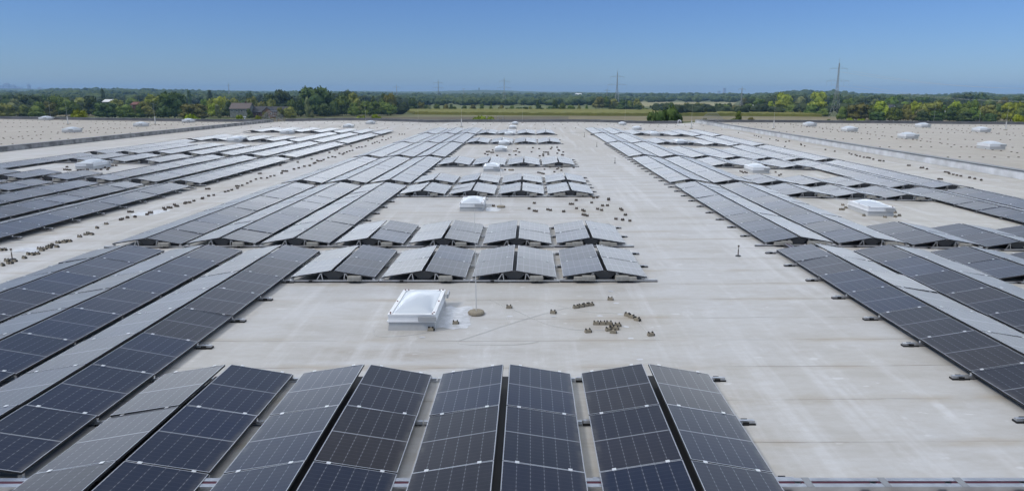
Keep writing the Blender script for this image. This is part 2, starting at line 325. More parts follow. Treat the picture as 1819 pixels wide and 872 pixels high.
# ------------------------------------------------------------------ solar arrays
W, L, PIT, TILT, GR, ZE = 1.134, 1.722, 1.742, 0.16641, 0.1152, 0.16
ZRID = ZE + W*math.sin(TILT); EX = W*math.cos(TILT); cT, sT = math.cos(TILT), math.sin(TILT)
def panel_meshes():
    out = {}
    for s in (-1, 1):
        def P(a, b, n): return (s*(a*cT+n*sT), b, -a*sT+n*cT)
        def slab(mb, a0, a1, b0, b1, n0, n1, m=0, top=None):
            q = [P(a0, b0, n0), P(a1, b0, n0), P(a1, b1, n0), P(a0, b1, n0), P(a0, b0, n1), P(a1, b0, n1), P(a1, b1, n1), P(a0, b1, n1)]
            if s < 0: q = [q[1], q[0], q[3], q[2], q[5], q[4], q[7], q[6]]
            mb.hexa(q, m, top)
        lam = MB(); fr = MB(); one = MB(); e = .011
        for mb in (lam, one):
            q = [P(e, e, 0), P(W-e, e, 0), P(W-e, L-e, 0), P(e, L-e, 0)]; uv = [(0, 0), (1, 0), (1, 1), (0, 1)]
            if s < 0: q = q[::-1]; uv = uv[::-1]
            mb.face(q, 0, uv)
            q2 = [P(e, e, -.006), P(e, L-e, -.006), P(W-e, L-e, -.006), P(W-e, e, -.006)]
            mb.face(q2 if s > 0 else q2[::-1], 1)
        for mb, k, d in ((fr, 0, 2), (one, 2, 1)):
            for q in ((0, W, 0, e), (0, W, L-e, L), (0, e, e, L-e), (W-e, W, e, L-e)): slab(mb, *q, -.033, .002, d, k)
        for a in (.2, .93):     # clamps in the joint to the next panel
            slab(fr, a-.028, a+.028, L-.016, L+.036, .003, .010, 1); slab(one, a-.028, a+.028, L-.016, L+.036, .003, .010, 3)
            slab(fr, a-.012, a+.012, L+.003, L+.017, -.04, .003, 1)
        out[s] = (lam.mesh('solar_panel', [M['cells'], M['back']]), fr.mesh('panel_frame', [M['frame'], M['clamp'], M['back']]), one.mesh('solar_panel', [M['cells'], M['back'], M['frame'], M['clamp']]))
    return out
PM = panel_meshes()
_cache = {}
def rail_mesh(xl, xr, m='rail'):
    key = ('r', round(xl, 2), round(xr, 2))
    if key not in _cache:
        mb = MB(); mb.box(xl, xr, -.03, .03, .035, .075); mb.box(xl, xr, -.045, -.0301, .035, .047); mb.box(xl, xr, .0301, .045, .035, .047)
        for x in (-EX-.02, EX+.02): mb.box(x-.03, x+.03, -.028, .028, .0752, ZE-.035)
        _cache[key] = mb.mesh('rail', M['alu'])
    return _cache[key]
def foot_mesh():
    if 'foot' not in _cache:
        mb = MB(); mb.box(-.16, .16, -.06, .06, .003, .034); mb.box(-.05, .05, -.07, -.0602, .003, .07); mb.box(-.05, .05, .0602, .07, .003, .07)
        _cache['foot'] = mb.mesh('rubber_foot', M['rubber'])
    return _cache['foot']
def strip_mesh(xl, xr):
    key = ('s', round(xl, 2), round(xr, 2))
    if key not in _cache:
        mb = MB(); mb.box(xl, xr, -.05, .05, .004, .033); _cache[key] = mb.mesh('rubber_strip', M['rubber'])
    return _cache[key]
def strut_mesh():
    if 'strut' not in _cache:
        mb = MB(); a = .30; zt = ZRID-(a-GR/2)*math.tan(TILT)-.045
        mb.bar((a, 0, .076), (a+.03, 0, zt), .026); mb.bar((a+.16, 0, .076), (a+.04, 0, zt), .026); mb.box(a-.01, a+.07, -.03, .03, zt, zt+.03)
        _cache['strut'] = mb.mesh('strut', M['alu'])
        mb = MB(); mb.v = [(-x, y, z) for x, y, z in _cache_src(a, zt)]; mb.f = [tuple(reversed(f)) for f in _cache_f]; mb.m = [0]*len(mb.f); mb.uv = [(0, 0)]*sum(len(f) for f in mb.f)
        _cache['strut2'] = mb.mesh('strut', M['alu'])
        mb = MB(); d = .008; q = [(-.34, 0, ZRID-.10), (-.12, 0, .08), (.12, 0, .08), (.34, 0, ZRID-.10), (.05, 0, ZRID-.045), (-.05, 0, ZRID-.045)]
        mb.face([(x, .05-d, z) for x, _, z in q]); mb.face([(x, .05+d, z) for x, _, z in q][::-1])
        for k in range(6):
            a1, b1 = q[k], q[(k+1) % 6]; mb.face([(b1[0], .05-d, b1[2]), (a1[0], .05-d, a1[2]), (a1[0], .05+d, a1[2]), (b1[0], .05+d, b1[2])])
        _cache['shield'] = mb.mesh('ridge_plate', M['dark'])
    return _cache['strut'], _cache['strut2'], _cache['shield']
_cache_f = []
def _cache_src(a, zt):
    mb = MB(); mb.bar((a, 0, .076), (a+.03, 0, zt), .026); mb.bar((a+.16, 0, .076), (a+.04, 0, zt), .026); mb.box(a-.01, a+.07, -.03, .03, zt, zt+.03)
    _cache_f[:] = mb.f; return mb.v
YB = {1: 8.72, 2: 23.75, 3: 40.6, 4: 57.7, 5: 74.4, 6: 91.4}
BANK = {1: 'nearest', 2: 'second', 3: 'third', 4: 'fourth', 5: 'fifth', 6: 'farthest'}
specs = []   # field, column, x, rank, i0, i1, ext left, ext right
GAPCOL = {1: ((-1, 1), (6, 7)), 2: ((0, 1), (7, 8)), 3: ((0, 1), (6, 8)), 5: ((0, 3),), 6: ((0, 4),)}
for c in range(-5, 2):
    x = -.4176+2.5448*c
    for rk in range(1, 7):
        if c <= -3: runs = ((0, 7 if rk in (1, 6) else 8),)
        else: runs = GAPCOL.get(rk, ())
        for a, b in runs: specs.append(('middle', c+5, x, rk, a, b, .3 if c == -5 else .085, .3 if c in (1,) else (.28 if c == -3 else .085)))
for k in range(7):
    x = 9.30+2.5448*k
    for rk in range(1, 7):
        if 2 <= k <= 4: runs = {1: ((6, 7),), 4: ((0, 5),)}.get(rk, GAPCOL.get(rk, ()))
        else: runs = ((0, 7 if rk in (1, 6) else 8),)
        for a, b in runs: specs.append(('right', k, x, rk, a, b, .34 if k == 0 else .085, .085))
for k in range(7):
    x = -20.15-2.5448*k
    for rk in range(1, 7):
        if 3 <= k <= 5: runs = {1: (), 2: ((7, 8),), 4: ((0, 5),), 6: ((0, 4),)}.get(rk, GAPCOL.get(rk, ()))
        elif k == 6: runs = {5: ((0, 4),), 6: ((0, 4),)}.get(rk, ((0, 8),))
        else: runs = ((0, 7 if rk == 1 else 4 if rk == 6 else 8),)
        for a, b in runs: specs.append(('left', -k, x, rk, a, b, .085, .3 if k == 0 else .085))
def in_view(x, y0, y1, z, m=110):
    for i in range(9):
        y = y0+(y1-y0)*i/8
        if y < 4: continue
        for dx in (-1.2, 0, 1.2):
            p = prj(x+dx, y, z+.3)
            if p and -m < p[0] < 1819+m and -m < p[1] < 872+m: return True
    return False
vis = []
for s in specs:
    f, k, x, rk, a, b, el, er = s
    # keep only the panel pairs the photograph can show
    keep = [i for i in range(a, b+1) if in_view(x, YB[rk]+i*PIT, YB[rk]+i*PIT+L, zr(x))]
    if keep: vis.append((f, k, x, rk, keep[0], keep[-1], el, er, a, b))
GRP = 'tent-shaped rows of solar panels on the warehouse roof'
ballast_sites = []
for s in vis:
    f, k, x, rk, a, b, el, er, fa, fb = s
    cols = sorted({q[1] for q in vis if q[0] == f and q[3] == rk}); idx = cols.index(k)+1
    both = sum(1 for q in vis if q[0] == f and q[3] == rk and q[1] == k) > 1
    piece = '' if not both else (', far piece' if fa > 2 else ', near piece')
    n = b-a+1
    y0 = YB[rk]+a*PIT; z0 = zr(x)
    root = tag(empty('solar_array', (x, y0, z0)), f'tented row of {2*n} solar panels, {ORD[idx]} from left in {BANK[rk]} bank, {f} field{piece}', 'solar array', GRP)
    near = y0 < 33
    for i in range(n):
        for sd in (-1, 1):
            lam, frm, one = PM[sd]
            k_ = min(1, 20/max(8, y0)); rot = (rnd.gauss(0, .0040)*k_, rnd.gauss(0, .0060)*k_, 0)
            o = link('solar_panel', lam if near else one, root, (sd*GR/2, i*PIT, ZRID)); o.rotation_euler = rot
            if near: link('panel_frame', frm, o)
    xl, xr_ = -GR/2-EX-el, GR/2+EX+er
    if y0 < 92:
        mb = MB(); mb.box(-.2, .2, .12, n*PIT-.14, .078, .16); mb.build('ridge_shade', M['back'], root)  # black box added below the ridge to darken the gap as shade
    joints = range(n+1) if y0 < 60 else ([0, n] if y0 < 80 else [0])
    for j in joints:
        r = link('rail', rail_mesh(xl, xr_), root, (0, j*PIT-.01 if j else .04, 0))
        if j == 0 and y0 < 60: link('rubber_strip', strip_mesh(xl, xr_), r)
        else:
            feet = [xl+.15, xr_-.15] if (el > .2 or er > .2) else []
            for fx in feet: link('rubber_foot', foot_mesh(), r, (fx, 0, 0))
        if j == 0 and y0 < 40:
            for fx in (-.62, .62): link('rubber_foot', foot_mesh(), r, (fx, -.012, 0))
    if a == fa and y0 > 9:
        s1, s2, sh = strut_mesh()
        if y0 < 75:
            link('strut', s1, root, (0, .05, 0)); link('strut', s2, root, (0, .05, 0))
        link('ridge_plate', sh, root, (0, .06, 0))
        if y0 < 62: ballast_sites.append((root, f, rk, idx, k, fa))

# loose ballast stones on the open near ends
mb = MB(); mb.box(-.19, .19, -.1, .1, .0, .06, 0, .006, .006); mb.box(-.19, .19, -.1, .1, .0615, .125, 0, .012, .012); stone = mb.mesh('ballast_stone', M['stone'])
mb = MB(); mb.box(-.13, .13, -.1, .1, .0, .09, 0, .01, .01); stone_s = mb.mesh('ballast_stone', M['stone'])
for root, f, rk, idx, k, fa in ballast_sites:
    lab = root['label'].split(', ')
    where = f'{lab[1]}, {", ".join(lab[2:])}'.replace(' from left in', ' row,').replace('second bank', 'second bank')
    last = (f == 'middle' and k == 6) or (f == 'right' and k == 0)
    spots = [(.62, stone, 'right')] if not last else [(.47, stone, 'inner right'), (.75, stone_s, 'outer right'), (-.47, stone, 'inner left'), (-.75, stone_s, 'outer left')]
    for dx, me, side in spots:
        o = link('ballast_stone', me, None, (root.location.x+dx, root.location.y-.03, root.location.z+.077))
        pos = '' if not last else f'{side} '
        tag(o, f'{pos}ballast stone at open end of {where}', 'ballast stone', 'ballast stones on the array rails')

# ------------------------------------------------------------------ cable trays
def cable_tray(x0, x1, y, label):
    root = tag(empty('cable_tray', (x0, y, zr((x0+x1)/2))), label, 'cable tray'); n = x1-x0
    mb = MB(); mb.box(0, n, -.11, -.03, .135, .15); mb.box(0, n, .03, .11, .135, .15); mb.box(0, n, -.112, -.108, .09, .135); mb.box(0, n, .108, .112, .09, .135); mb.box(0, n, -.108, .108, .086, .09)
    mb.build('tray', M['alu'], root)
    mb = MB(); i = 0
    while i*1.0 < n: mb.box(i*1.0+.02, min(i*1.0+.93, n), -.028, .028, .11, .142); i += 1
    mb.build('cable', M['maroon'], root)
    k = 0; fx = .62
    while fx < n:
        mb = MB(); mb.box(fx-.05, fx+.05, -.17, .17, .002, .085); mb.box(fx-.04, fx+.04, .125, .165, .0852, .1); mb.build('tray_foot', M['rubber'], root); fx += 1.02
    x = .9
    while x < n:
        mb = MB(); mb.box(x-.05, x+.05, -.115, .115, .1505, .153); mb.build('joint_plate', M['galv'], root); x += 1.02
cable_tray(-7.4, 7.4, 8.5, 'long galvanised cable tray with maroon cable, crossing the roof at bottom edge')
o = None
root = tag(empty('cable_tray', (8.8, 22.35, zr(8.8))), 'short galvanised cable tray with maroon cables between nearest and second bank, right field', 'cable tray')
mb = MB(); mb.box(-.1, -.03, 0, 1.7, .12, .135); mb.box(.03, .1, 0, 1.7, .12, .135); mb.box(-.1, .1, 0, 1.7, .06, .064); mb.build('tray', M['alu'], root)
mb = MB(); mb.box(-.028, .028, 0, 1.7, .07, .13); mb.build('cable', M['maroon'], root)

# ------------------------------------------------------------------ skylights
def skylight_meshes():
    w, d, h = .53, 1.02, .25     # half width, half depth of the curb
    mb = MB(); mb.box(-w, w, -d, d, 0, .19, 0, .02, .02); curb = mb.mesh('curb', M['curb'])
    mb = MB(); mb.box(-w-.015, w+.015, -d-.015, d+.015, .1905, .225); mb.box(-w+.01, w-.01, -d+.01, d-.01, .2255, .33); kerb = mb.mesh('upper_frame', M['white'])
    mb = MB(); t = .085
    for q in ((-w, w, -d, -d+t), (-w, w, d-t, d), (-w, -w+t, -d+t+.001, d-t-.001), (w-t, w, -d+t+.001, d-t-.001)): mb.box(*q, .3305, .372)
    rim = mb.mesh('clamping_rim', M['white'])
    mb = MB(); nx, ny = 14, 22; a, b = w-t, d-t
    vs = [[(-a+2*a*i/nx, -b+2*b*j/ny, 0.352+.17*((1-(2*i/nx-1)**2)*(1-(2*j/ny-1)**2))**.6) for j in range(ny+1)] for i in range(nx+1)]
    for i in range(nx):
        for j in range(ny): mb.face([vs[i][j], vs[i+1][j], vs[i+1][j+1], vs[i][j+1]])
    dome = mb.mesh('dome', M['dome'], True)
    import bmesh
    bm = bmesh.new(); bm.from_mesh(dome); bmesh.ops.remove_doubles(bm, verts=bm.verts, dist=1e-4); bm.to_mesh(dome); bm.free()
    bolts = []
    for bx, by in ((-w+.06, -d+.04), (-w+.04, -d+.14), (w-.06, -d+.04), (w-.04, -d+.14), (-w+.04, 0), (w-.04, 0), (-w+.06, d-.04), (-w+.14, d-.04), (w-.06, d-.04), (w-.14, d-.04)):
        bolts.append((bx, by))
    mb = MB(); mb.lathe([(.019, 0), (.019, .012), (.012, .02)], 8); bolt = mb.mesh('bolt_cap', M['bolt'])
    mb = MB(); mb.box(-.2, .2, -.03, .012, 0, .10); flap = mb.mesh('vent_flap', M['flap'])
    return curb, kerb, rim, dome, bolts, bolt, flap
SK = skylight_meshes()
def skylight(u, v, label, scale=1.0, detail=False):
    curb, kerb, rim, dome, bolts, bolt, flap = SK
    p = on_roof(u, v); root = tag(empty('skylight', (p.x, p.y+1.02, p.z)), label, 'skylight', 'domed skylights')
    root.scale = (scale, 1, scale)
    link('curb', curb, root); k = link('upper_frame', kerb, root)
    link('clamping_rim', rim, root); link('dome', dome, root)
    if detail:
        for bx, by in bolts: link('bolt_cap', bolt, root, (bx, by, .3722))
    link('vent_flap', flap, root, (.36, -1.055, .23)); 
    f2 = link('vent_flap', flap, root, (.60, .9, .24)); f2.rotation_euler = (0, 0, R(90))
    return root
mid_sk = [(731.5, 586.5), (837.3, 375.5), (872.3, 305.5), (889.2, 270.4), (895, 258.9), (903.6, 241.5), (910.5, 229.3), (914.8, 221.9)]
mid_lab = ['large domed skylight with red bolt caps in the foreground, left of nearest lightning rod', 'domed skylight in the second bank gap of the middle field', 'domed skylight behind the third bank near rows, middle field',
           'domed skylight nearer of two standing close together, middle field', 'domed skylight farther of two standing close together, middle field', 'domed skylight just in front of the fifth bank short rows, middle field', 'domed skylight peeking over the farthest bank rows, middle field', 'smallest domed skylight closest to the far parapet, middle field']
skys = [skylight(u, v, l, 1.0, i < 2) for i, ((u, v), l) in enumerate(zip(mid_sk, mid_lab))]
right_sk = [(1564.6, 384.2), (1352, 308.4), (1211.9, 257.9), (1164.2, 242.3), (1132.9, 231.5), (1106.8, 222.6)]
for i, (u, v) in enumerate(right_sk):
    skylight(u, v, f'domed skylight among the right field arrays, {["nearest", "second nearest", "third nearest", "fourth nearest", "fifth nearest", "most distant"][i]} in its line', 1.08, i == 0)
for i, (u, v) in enumerate([(150, 301.6), (413.8, 253.7), (505.8, 239.1), (616.3, 227.5), (655.9, 221)]):
    skylight(u, v, f'domed skylight among or beyond the left field arrays, {["nearest", "second nearest", "third nearest", "fourth nearest", "most distant"][i]} in its line', 1.15, i == 0)
for i, (u, v) in enumerate([(119.7, 236), (244.6, 225.4), (330.3, 218.2), (75.7, 213.8)]):
    skylight(u, v, f'domed skylight on the left neighbouring roof, {["nearest and largest", "second nearest", "third nearest", "leftmost and farthest"][i]}', 1.4)
for i, (u, v) in enumerate([(1771.7, 266.1), (1620.2, 247.1), (1514, 234.3), (1442.2, 225.2), (1750, 235.3), (1644.8, 226.9)]):
    skylight(u, v, f'domed skylight on the right neighbouring roof, {["nearest of the nearer line", "second of the nearer line", "third of the nearer line", "last of the nearer line", "nearer one of the farther line", "farther one of the farther line"][i]}', 1.45)

# membrane patches beside the skylights
def patch(cx, cy, rx, ry, label, seed, sheet=.006):
    r = random.Random(seed); mb = MB(); z = zr(cx); n = 22; ring = []
    for k in range(n):
        g = 2*math.pi*k/n; q = (abs(math.cos(g))**6+abs(math.sin(g))**6)**(-1/6.0)*(1+r.uniform(-.12, .12)); ring.append((rx*q*math.cos(g), ry*q*math.sin(g), sheet))
    for k in range(n):
        a, b = ring[k], ring[(k+1) % n]
        mid = [(p[0]*.55, p[1]*.55, sheet+r.uniform(.002, .008)) for p in (a, b)]
        mb.face([a, b, mid[1]]); mb.face([a, mid[1], mid[0]]); mb.face([mid[0], mid[1], (0, 0, sheet+.006)])
    o = mb.build('roof_patch', M['patch'], None, (cx, cy, z)); return tag(o, label, 'roof patch', 'white membrane patches on the roof')
s0 = skys[0].location; patch(s0.x+.86, s0.y-.05, .42, .85, 'crumpled shiny white membrane patch right of the foreground skylight', 3)
s1 = skys[1].location; patch(s1.x+.95, s1.y-.45, .36, .55, 'white membrane patch right of second skylight in the middle field', 4)
p = on_roof(885, 303); patch(p.x-.1, p.y, .35, .5, 'white membrane patch right of third skylight in the middle field', 5)
p = on_roof(260, 380); patch(p.x, p.y, .55, .5, 'white membrane patch on the left walkway among conductor blocks', 6)
p = on_roof(285, 375.5); patch(p.x, p.y, .35, .35, 'narrow white membrane patch on left walkway, right of a larger patch', 8)
p = on_roof(55, 444); patch(p.x, p.y, .5, .35, 'pale bluish membrane patch on left walkway near frame edge', 9)
for i, (u, v) in enumerate([(905, 562), (983, 562), (1065, 561), (1102, 558.5), (1112, 580.5), (1085, 517.5), (1094, 538.5), (1120, 601), (1137, 638.5), (750, 599)]):
    p = on_roof(u, v); mb = MB(); r = random.Random(i); pts = []
    for k in range(9):
        g = 2*math.pi*k/9; pts.append((.075*math.cos(g)*r.uniform(.8, 1.2), .055*math.sin(g)*r.uniform(.8, 1.2), .005))
    mb.face(pts); o = mb.build('roof_patch', M['patch'], None, p)
    tag(o, 'tiny white repair spot on grey roof among wires of the foreground skylight area', 'roof patch', 'tiny white repair spots on the foreground roof')

# ------------------------------------------------------------------ lightning rods and posts
def rod(p, h, label, base=.2, thick=None):
    root = tag(empty('lightning_rod', p), label, 'lightning rod', 'lightning rods on the roofs')
    mb = MB(); mb.lathe([(base*.94, .004), (base, .02), (base, .06), (base*.9, .085), (.02, .087)], 12); mb.build('concrete_base', M['beige'], root)
    mb = MB(); t = thick or (0, 0)
    if t[0]: mb.bar((0, 0, .08), (0, 0, t[0]), t[1], 0, 8)
    mb.bar((0, 0, max(.08, t[0])), (0, 0, h*.55), .022, 0, 6); mb.bar((0, 0, h*.55), (0, 0, h), .014, 0, 6, .008); mb.build('mast', M['wire'], root)
rod(on_roof(846, 558), 2.55, 'slim lightning rod on beige concrete disc, right of the foreground skylight')
rod(on_roof(890, 368.5), 2.6, 'slim lightning rod on concrete disc, right of second middle skylight')
rod(on_roof(908, 303), 2.6, 'slim lightning rod on concrete disc, right of third middle skylight')
rod(on_roof(915, 269.5), 2.6, 'slim lightning rod on concrete disc, right of fourth middle skylight')
rod(on_roof(918, 257), 2.6, 'slim lightning rod on concrete disc, right of fifth middle skylight')
for u, v, l in [(121, 221.5, 'tall lightning rod with thick foot on left roof, left one'), (276, 221.5, 'tall lightning rod with thick foot on left roof, right one'), (820, 226.5, 'tall lightning rod with thick foot beyond farthest bank of middle field'),
                (1374, 229.5, 'tall lightning rod with thick foot on right roof behind its parapet'), (1228, 229, 'white thick-footed lightning rod right of a gooseneck vent pipe'), (1786, 231.5, 'thick-footed rod at far right of the right roof')]:
    rod(on_roof(u, v), 4.6, l, .28, (1.3, .16))
for u, v, h, l in [(90, 209, 4.2, 'thin rod near the left roof far edge, leftmost'), (1658, 220, 4.0, 'thin rod behind a far skylight of the right roof'), (1739, 221, 3.8, 'thin rod at far edge of right roof, between two skylights'), (743, 217, 4.0, 'thin rod at far edge, left of the middle field'),
                   (1110, 219, 4.6, 'thin rod beside the smallest skylight of the right field'), (928, 219, 3.6, 'thin rod beside the most distant middle skylight'), (650, 219, 4.2, 'thin rod beside the most distant left skylight')]:
    rod(on_roof(u, v), h, l, .2)
def marker(u, v, h, label):
    root = tag(empty('drain_post', on_roof(u, v)), label, 'drain post', 'slim posts on the walkways')
    mb = MB(); mb.lathe([(.09, .003), (.085, .03), (.03, .045)], 10); mb.build('base', M['dark'], root)
    mb = MB(); mb.bar((0, 0, .04), (0, 0, h*.62), .034, 0, 8); mb.bar((0, 0, h*.62), (0, 0, h), .018, 0, 6); mb.box(-.025, .025, -.02, .02, h-.05, h); mb.build('post', M['brown'], root)
marker(1311, 455, .36, 'slim rusty post standing on the right walkway, nearest one'); marker(1092.3, 290.5, .42, 'slim post on the right walkway, second nearest'); marker(1060, 261, .4, 'slim post on the right walkway, third nearest'); marker(1038, 243.5, .5, 'slim post on the right walkway, most distant'); marker(22, 461, .36, 'slim dark post on left walkway near frame edge, among conductor blocks')
root = tag(empty('vent_pipe', on_roof(1204, 223.5)), 'white gooseneck vent pipe near the far parapet, left of a thick-footed rod', 'vent pipe')
mb = MB(); mb.tube([(0, 0, .02), (0, 0, .7)]+[(.26-.26*math.cos(g*math.pi/8), 0, .7+.26*math.sin(g*math.pi/8)) for g in range(1, 9)]+[(.52, 0, .6)], .13, 0, 10); mb.build('pipe', M['white'], root)
mb = MB(); mb.lathe([(.2, .003), (.2, .05), (.1, .12)], 12); mb.build('collar', M['curb'], root)
root = tag(empty('vent_pipe', on_roof(435, 216)), 'small capped vent pipe on left roof near the parapet corner', 'vent pipe')
mb = MB(); mb.lathe([(.12, .003), (.1, .05), (.1, .7)], 10); mb.build('pipe', M['white'], root)
mb = MB(); mb.lathe([(.24, .72), (.26, .76), (.26, .86), (.2, .92)], 12); mb.build('cap', M['curb'], root)
# ladder hoops at the far edge
root = tag(empty('ladder_rail', on_roof(884.5, 217.5)+Vector((0, .8, 0))), 'pair of galvanised ladder handrails standing at the far parapet', 'handrail')
for dx in (0, .95):
    mb = MB(); mb.tube([(dx, -.8, 0), (dx, -.8, 1.0), (dx, -.6, 1.12), (dx, .0, 1.12), (dx, .2, 1.0), (dx, .2, 0)], .06, 0, 6); mb.build('hoop', M['galv'], root)
mb = MB(); mb.bar((0, -.4, 1.12), (.95, -.4, 1.12), .05); mb.build('crossbar', M['galv'], root)
def crossing(p, label, flip):
    root = tag(empty('crossover_stair', p), label, 'crossover stair', 'metal crossover stairs over the parapets')
    root.scale = (.62, .8, .9)
    mb = MB(); mb.box(-1.2, 1.2, -.4, .4, 1.1, 1.15); mb.build('platform', M['galv'], root)
    for sgn in (-1, 1):
        mb = MB()
        for i in range(6):
            q = i/6; x = sgn*(3.1-2*q); mb.box(x-.15, x+.15, -.4, .4, .06+1.05*q, .1+1.05*q)
        mb.build('steps', M['galv'], root)
    for y in (-.42, .42):
        mb = MB(); pts = [(-3.2, y, 1.0), (-1.2, y, 2.2), (1.2, y, 2.2), (3.2, y, 1.0)]
        mb.tube(pts, .045); mb.tube([(x, y, z-.5) for x, y, z in pts], .04)
        for i in range(13):
            x = -3.2+6.4*i/12; zt = 2.2 if abs(x) < 1.2 else 1.0+1.2*(3.2-abs(x))/2; zb = 1.1 if abs(x) < 1.2 else max(.05, 1.1*(3.2-abs(x))/2)
            mb.bar((x, y, zb), (x, y, zt), .035)
        mb.build('handrail', M['galv'], root)
    for x in (-1.15, 1.15):
        mb = MB(); mb.bar((x, -.38, 0), (x, -.38, 1.1), .07); mb.bar((x, .38, 0), (x, .38, 1.1), .07); mb.bar((x, -.38, .1), (x, .38, 1.0), .05); mb.build('support', M['galv'], root)
p = on_roof(490, 217); crossing((XL-.3, p.y+1, 0), 'grey metal stair with handrails crossing the left parapet', False)
p = on_roof(1278, 222.5); crossing((XR+.3, p.y, 0), 'grey metal stair with handrails crossing the white right parapet', True)

# ------------------------------------------------------------------ conductor blocks and wires
def block_mesh():
    mb = MB(); mb.box(-.07, .07, -.045, .045, .002, .07, 0, .012, .008); body = mb.mesh('conductor_block', M['beige'])
    mb = MB(); mb.box(-.012, .012, -.03, .03, .0702, .085); mb.box(-.012, .012, -.022, -.012, .0852, .096); mb.box(-.012, .012, .012, .022, .0852, .096); clip = mb.mesh('wire_clip', M['rubber'])
    mb = MB(); mb.box(.0702, .085, -.04, .04, .004, .05); side = mb.mesh('end_cap', M['rubber'])
    mb = MB(); mb.box(-.07, .07, -.05, .05, .002, .075, 0, .012, .008); mb.box(-.055, -.035, -.02, .02, .0755, .1, 1); mb.box(.035, .055, -.02, .02, .0755, .1, 1)
    return body, clip, side, mb.mesh('conductor_block', [M['brown'], M['rubber']])
BB, BC, BS, BFAR = block_mesh()
def T(o, s, L): return [(o[0]+x/s, o[1]+y/s) for x, y in L]
def blocks(pts, label, group, near=False, sc_=1.0, chain=None):
    for i, (u, v) in enumerate(pts):
        p = on_roof(u, v+.6); q = random.Random(int(u*31+v*17))
        rz = q.uniform(-.6, .6) if chain is None else chain
        if near:
            o = link('conductor_block', BB, None, p); o.rotation_euler = (0, 0, rz)
            for dx in (-.045, .045): link('wire_clip', BC, o, (dx, 0, 0))
            link('end_cap', BS, o)
        else:
            o = link('conductor_block', BFAR, None, p); o.rotation_euler = (0, 0, rz); o.scale = (sc_,)*3
        tag(o, label, 'conductor block', group)
a = (860, 490); k = 5.684
blocks(T(a, k, [(250, 322)]), 'beige conductor block on the white wire crossing, left of the foreground rod wires', 'single foreground conductor blocks', True)
blocks(T(a, k, [(695, 375)]), 'beige conductor block beside the row of four, on a thin wire', 'single foreground conductor blocks', True)
blocks(T(a, k, [(1272, 240)]), 'beige conductor block alone behind the row of four', 'single foreground conductor blocks', True)
blocks(T(a, k, [(1047, 567)]), 'beige conductor block alone in front of the row of three', 'single foreground conductor blocks', True)
blocks(T(a, k, [(1680, 600)]), 'rightmost beige conductor block in the foreground roof area', 'single foreground conductor blocks', True)
blocks(T(a, k, [(925, 322), (978, 312), (1025, 303), (1075, 297)]), 'one of four beige conductor blocks joined in a row on the foreground roof', 'row of four conductor blocks', True, chain=.35)
blocks(T(a, k, [(1445, 402), (1490, 420), (1545, 447)]), 'one of three beige conductor blocks in a curved row, right of the row of four', 'curved row of three conductor blocks', True, chain=-.7)
blocks(T(a, k, [(1130, 487), (1195, 487), (1260, 487)]), 'one of three beige conductor blocks in a straight row beside a small pile', 'straight row of three conductor blocks', True, chain=.0)
blocks(T(a, k, [(1345, 505), (1290, 530), (1325, 537), (1255, 550), (1300, 572)]), 'beige conductor block in the small untidy pile on the foreground roof', 'pile of conductor blocks', True)
blocks([(765.4, 586.6)], 'grey conductor block at right front corner of foreground skylight', 'single foreground conductor blocks', True)
blocks([(809, 575)], 'dark conductor block on the crumpled patch beside foreground skylight', 'single foreground conductor blocks', True)
a = (860, 260); k = 6.229
blocks(T(a, k, [(555, 632), (497, 692), (553, 718), (578, 722), (703, 703), (735, 710), (880, 725), (953, 643), (980, 643), (1018, 600), (1022, 690), (1090, 710), (1108, 720), (1095, 760), (1115, 765), (1140, 772), (1190, 627), (1185, 560), (1210, 575), (1250, 570), (1310, 660), (1365, 658), (1255, 698), (1300, 710), (1377, 585), (1377, 597), (1510, 697), (1525, 710), (1563, 763), (1458, 808), (1532, 818), (1612, 828), (103, 663)]),
       'small conductor block scattered right of the second middle skylight', 'conductor blocks right of the second middle skylight')
blocks(T(a, k, [(730, 233), (668, 257), (808, 255), (822, 245), (857, 235), (855, 268), (990, 238), (778, 285), (600, 292), (620, 296), (640, 302), (660, 306), (233, 262)]), 'tiny conductor block scattered right of the third middle skylight', 'conductor blocks right of the third middle skylight')
blocks(T(a, k, [(355, 55), (370, 30), (390, 68), (280, 97), (350, 97), (540, 18), (608, 30), (525, 65), (737, 32), (748, 15), (808, 15), (822, 42), (830, 50), (875, 67), (810, 80), (660, 68), (685, 68), (708, 70), (655, 92), (710, 92), (615, 110), (655, 108), (860, 97), (875, 100), (30, 62), (55, 60), (95, 45), (80, 70), (100, 70), (10, 85), (40, 97), (145, 105)]), 'tiny conductor block scattered around the two close middle skylights', 'conductor blocks around the two close skylights', sc_=1.25)
lw = T((200, 300), 5.45, [(80, 495), (95, 488), (145, 475), (218, 468), (335, 445), (358, 428), (375, 428), (160, 420), (192, 420), (495, 383), (510, 398), (540, 378), (565, 380), (600, 350), (615, 365), (630, 365), (700, 338), (712, 330), (748, 328), (788, 313), (868, 292), (875, 285), (930, 265), (980, 258), (908, 197), (935, 197), (1090, 225), (1120, 218), (1155, 207), (1210, 190), (1200, 170), (1220, 170), (1255, 163), (1305, 142), (1340, 125), (1388, 103), (1438, 93), (1497, 90), (1530, 75), (1567, 68), (1415, 47), (1435, 47)])
blocks(lw, 'small dark conductor block in the line along the left walkway, near half', 'conductor blocks along left walkway, near half')
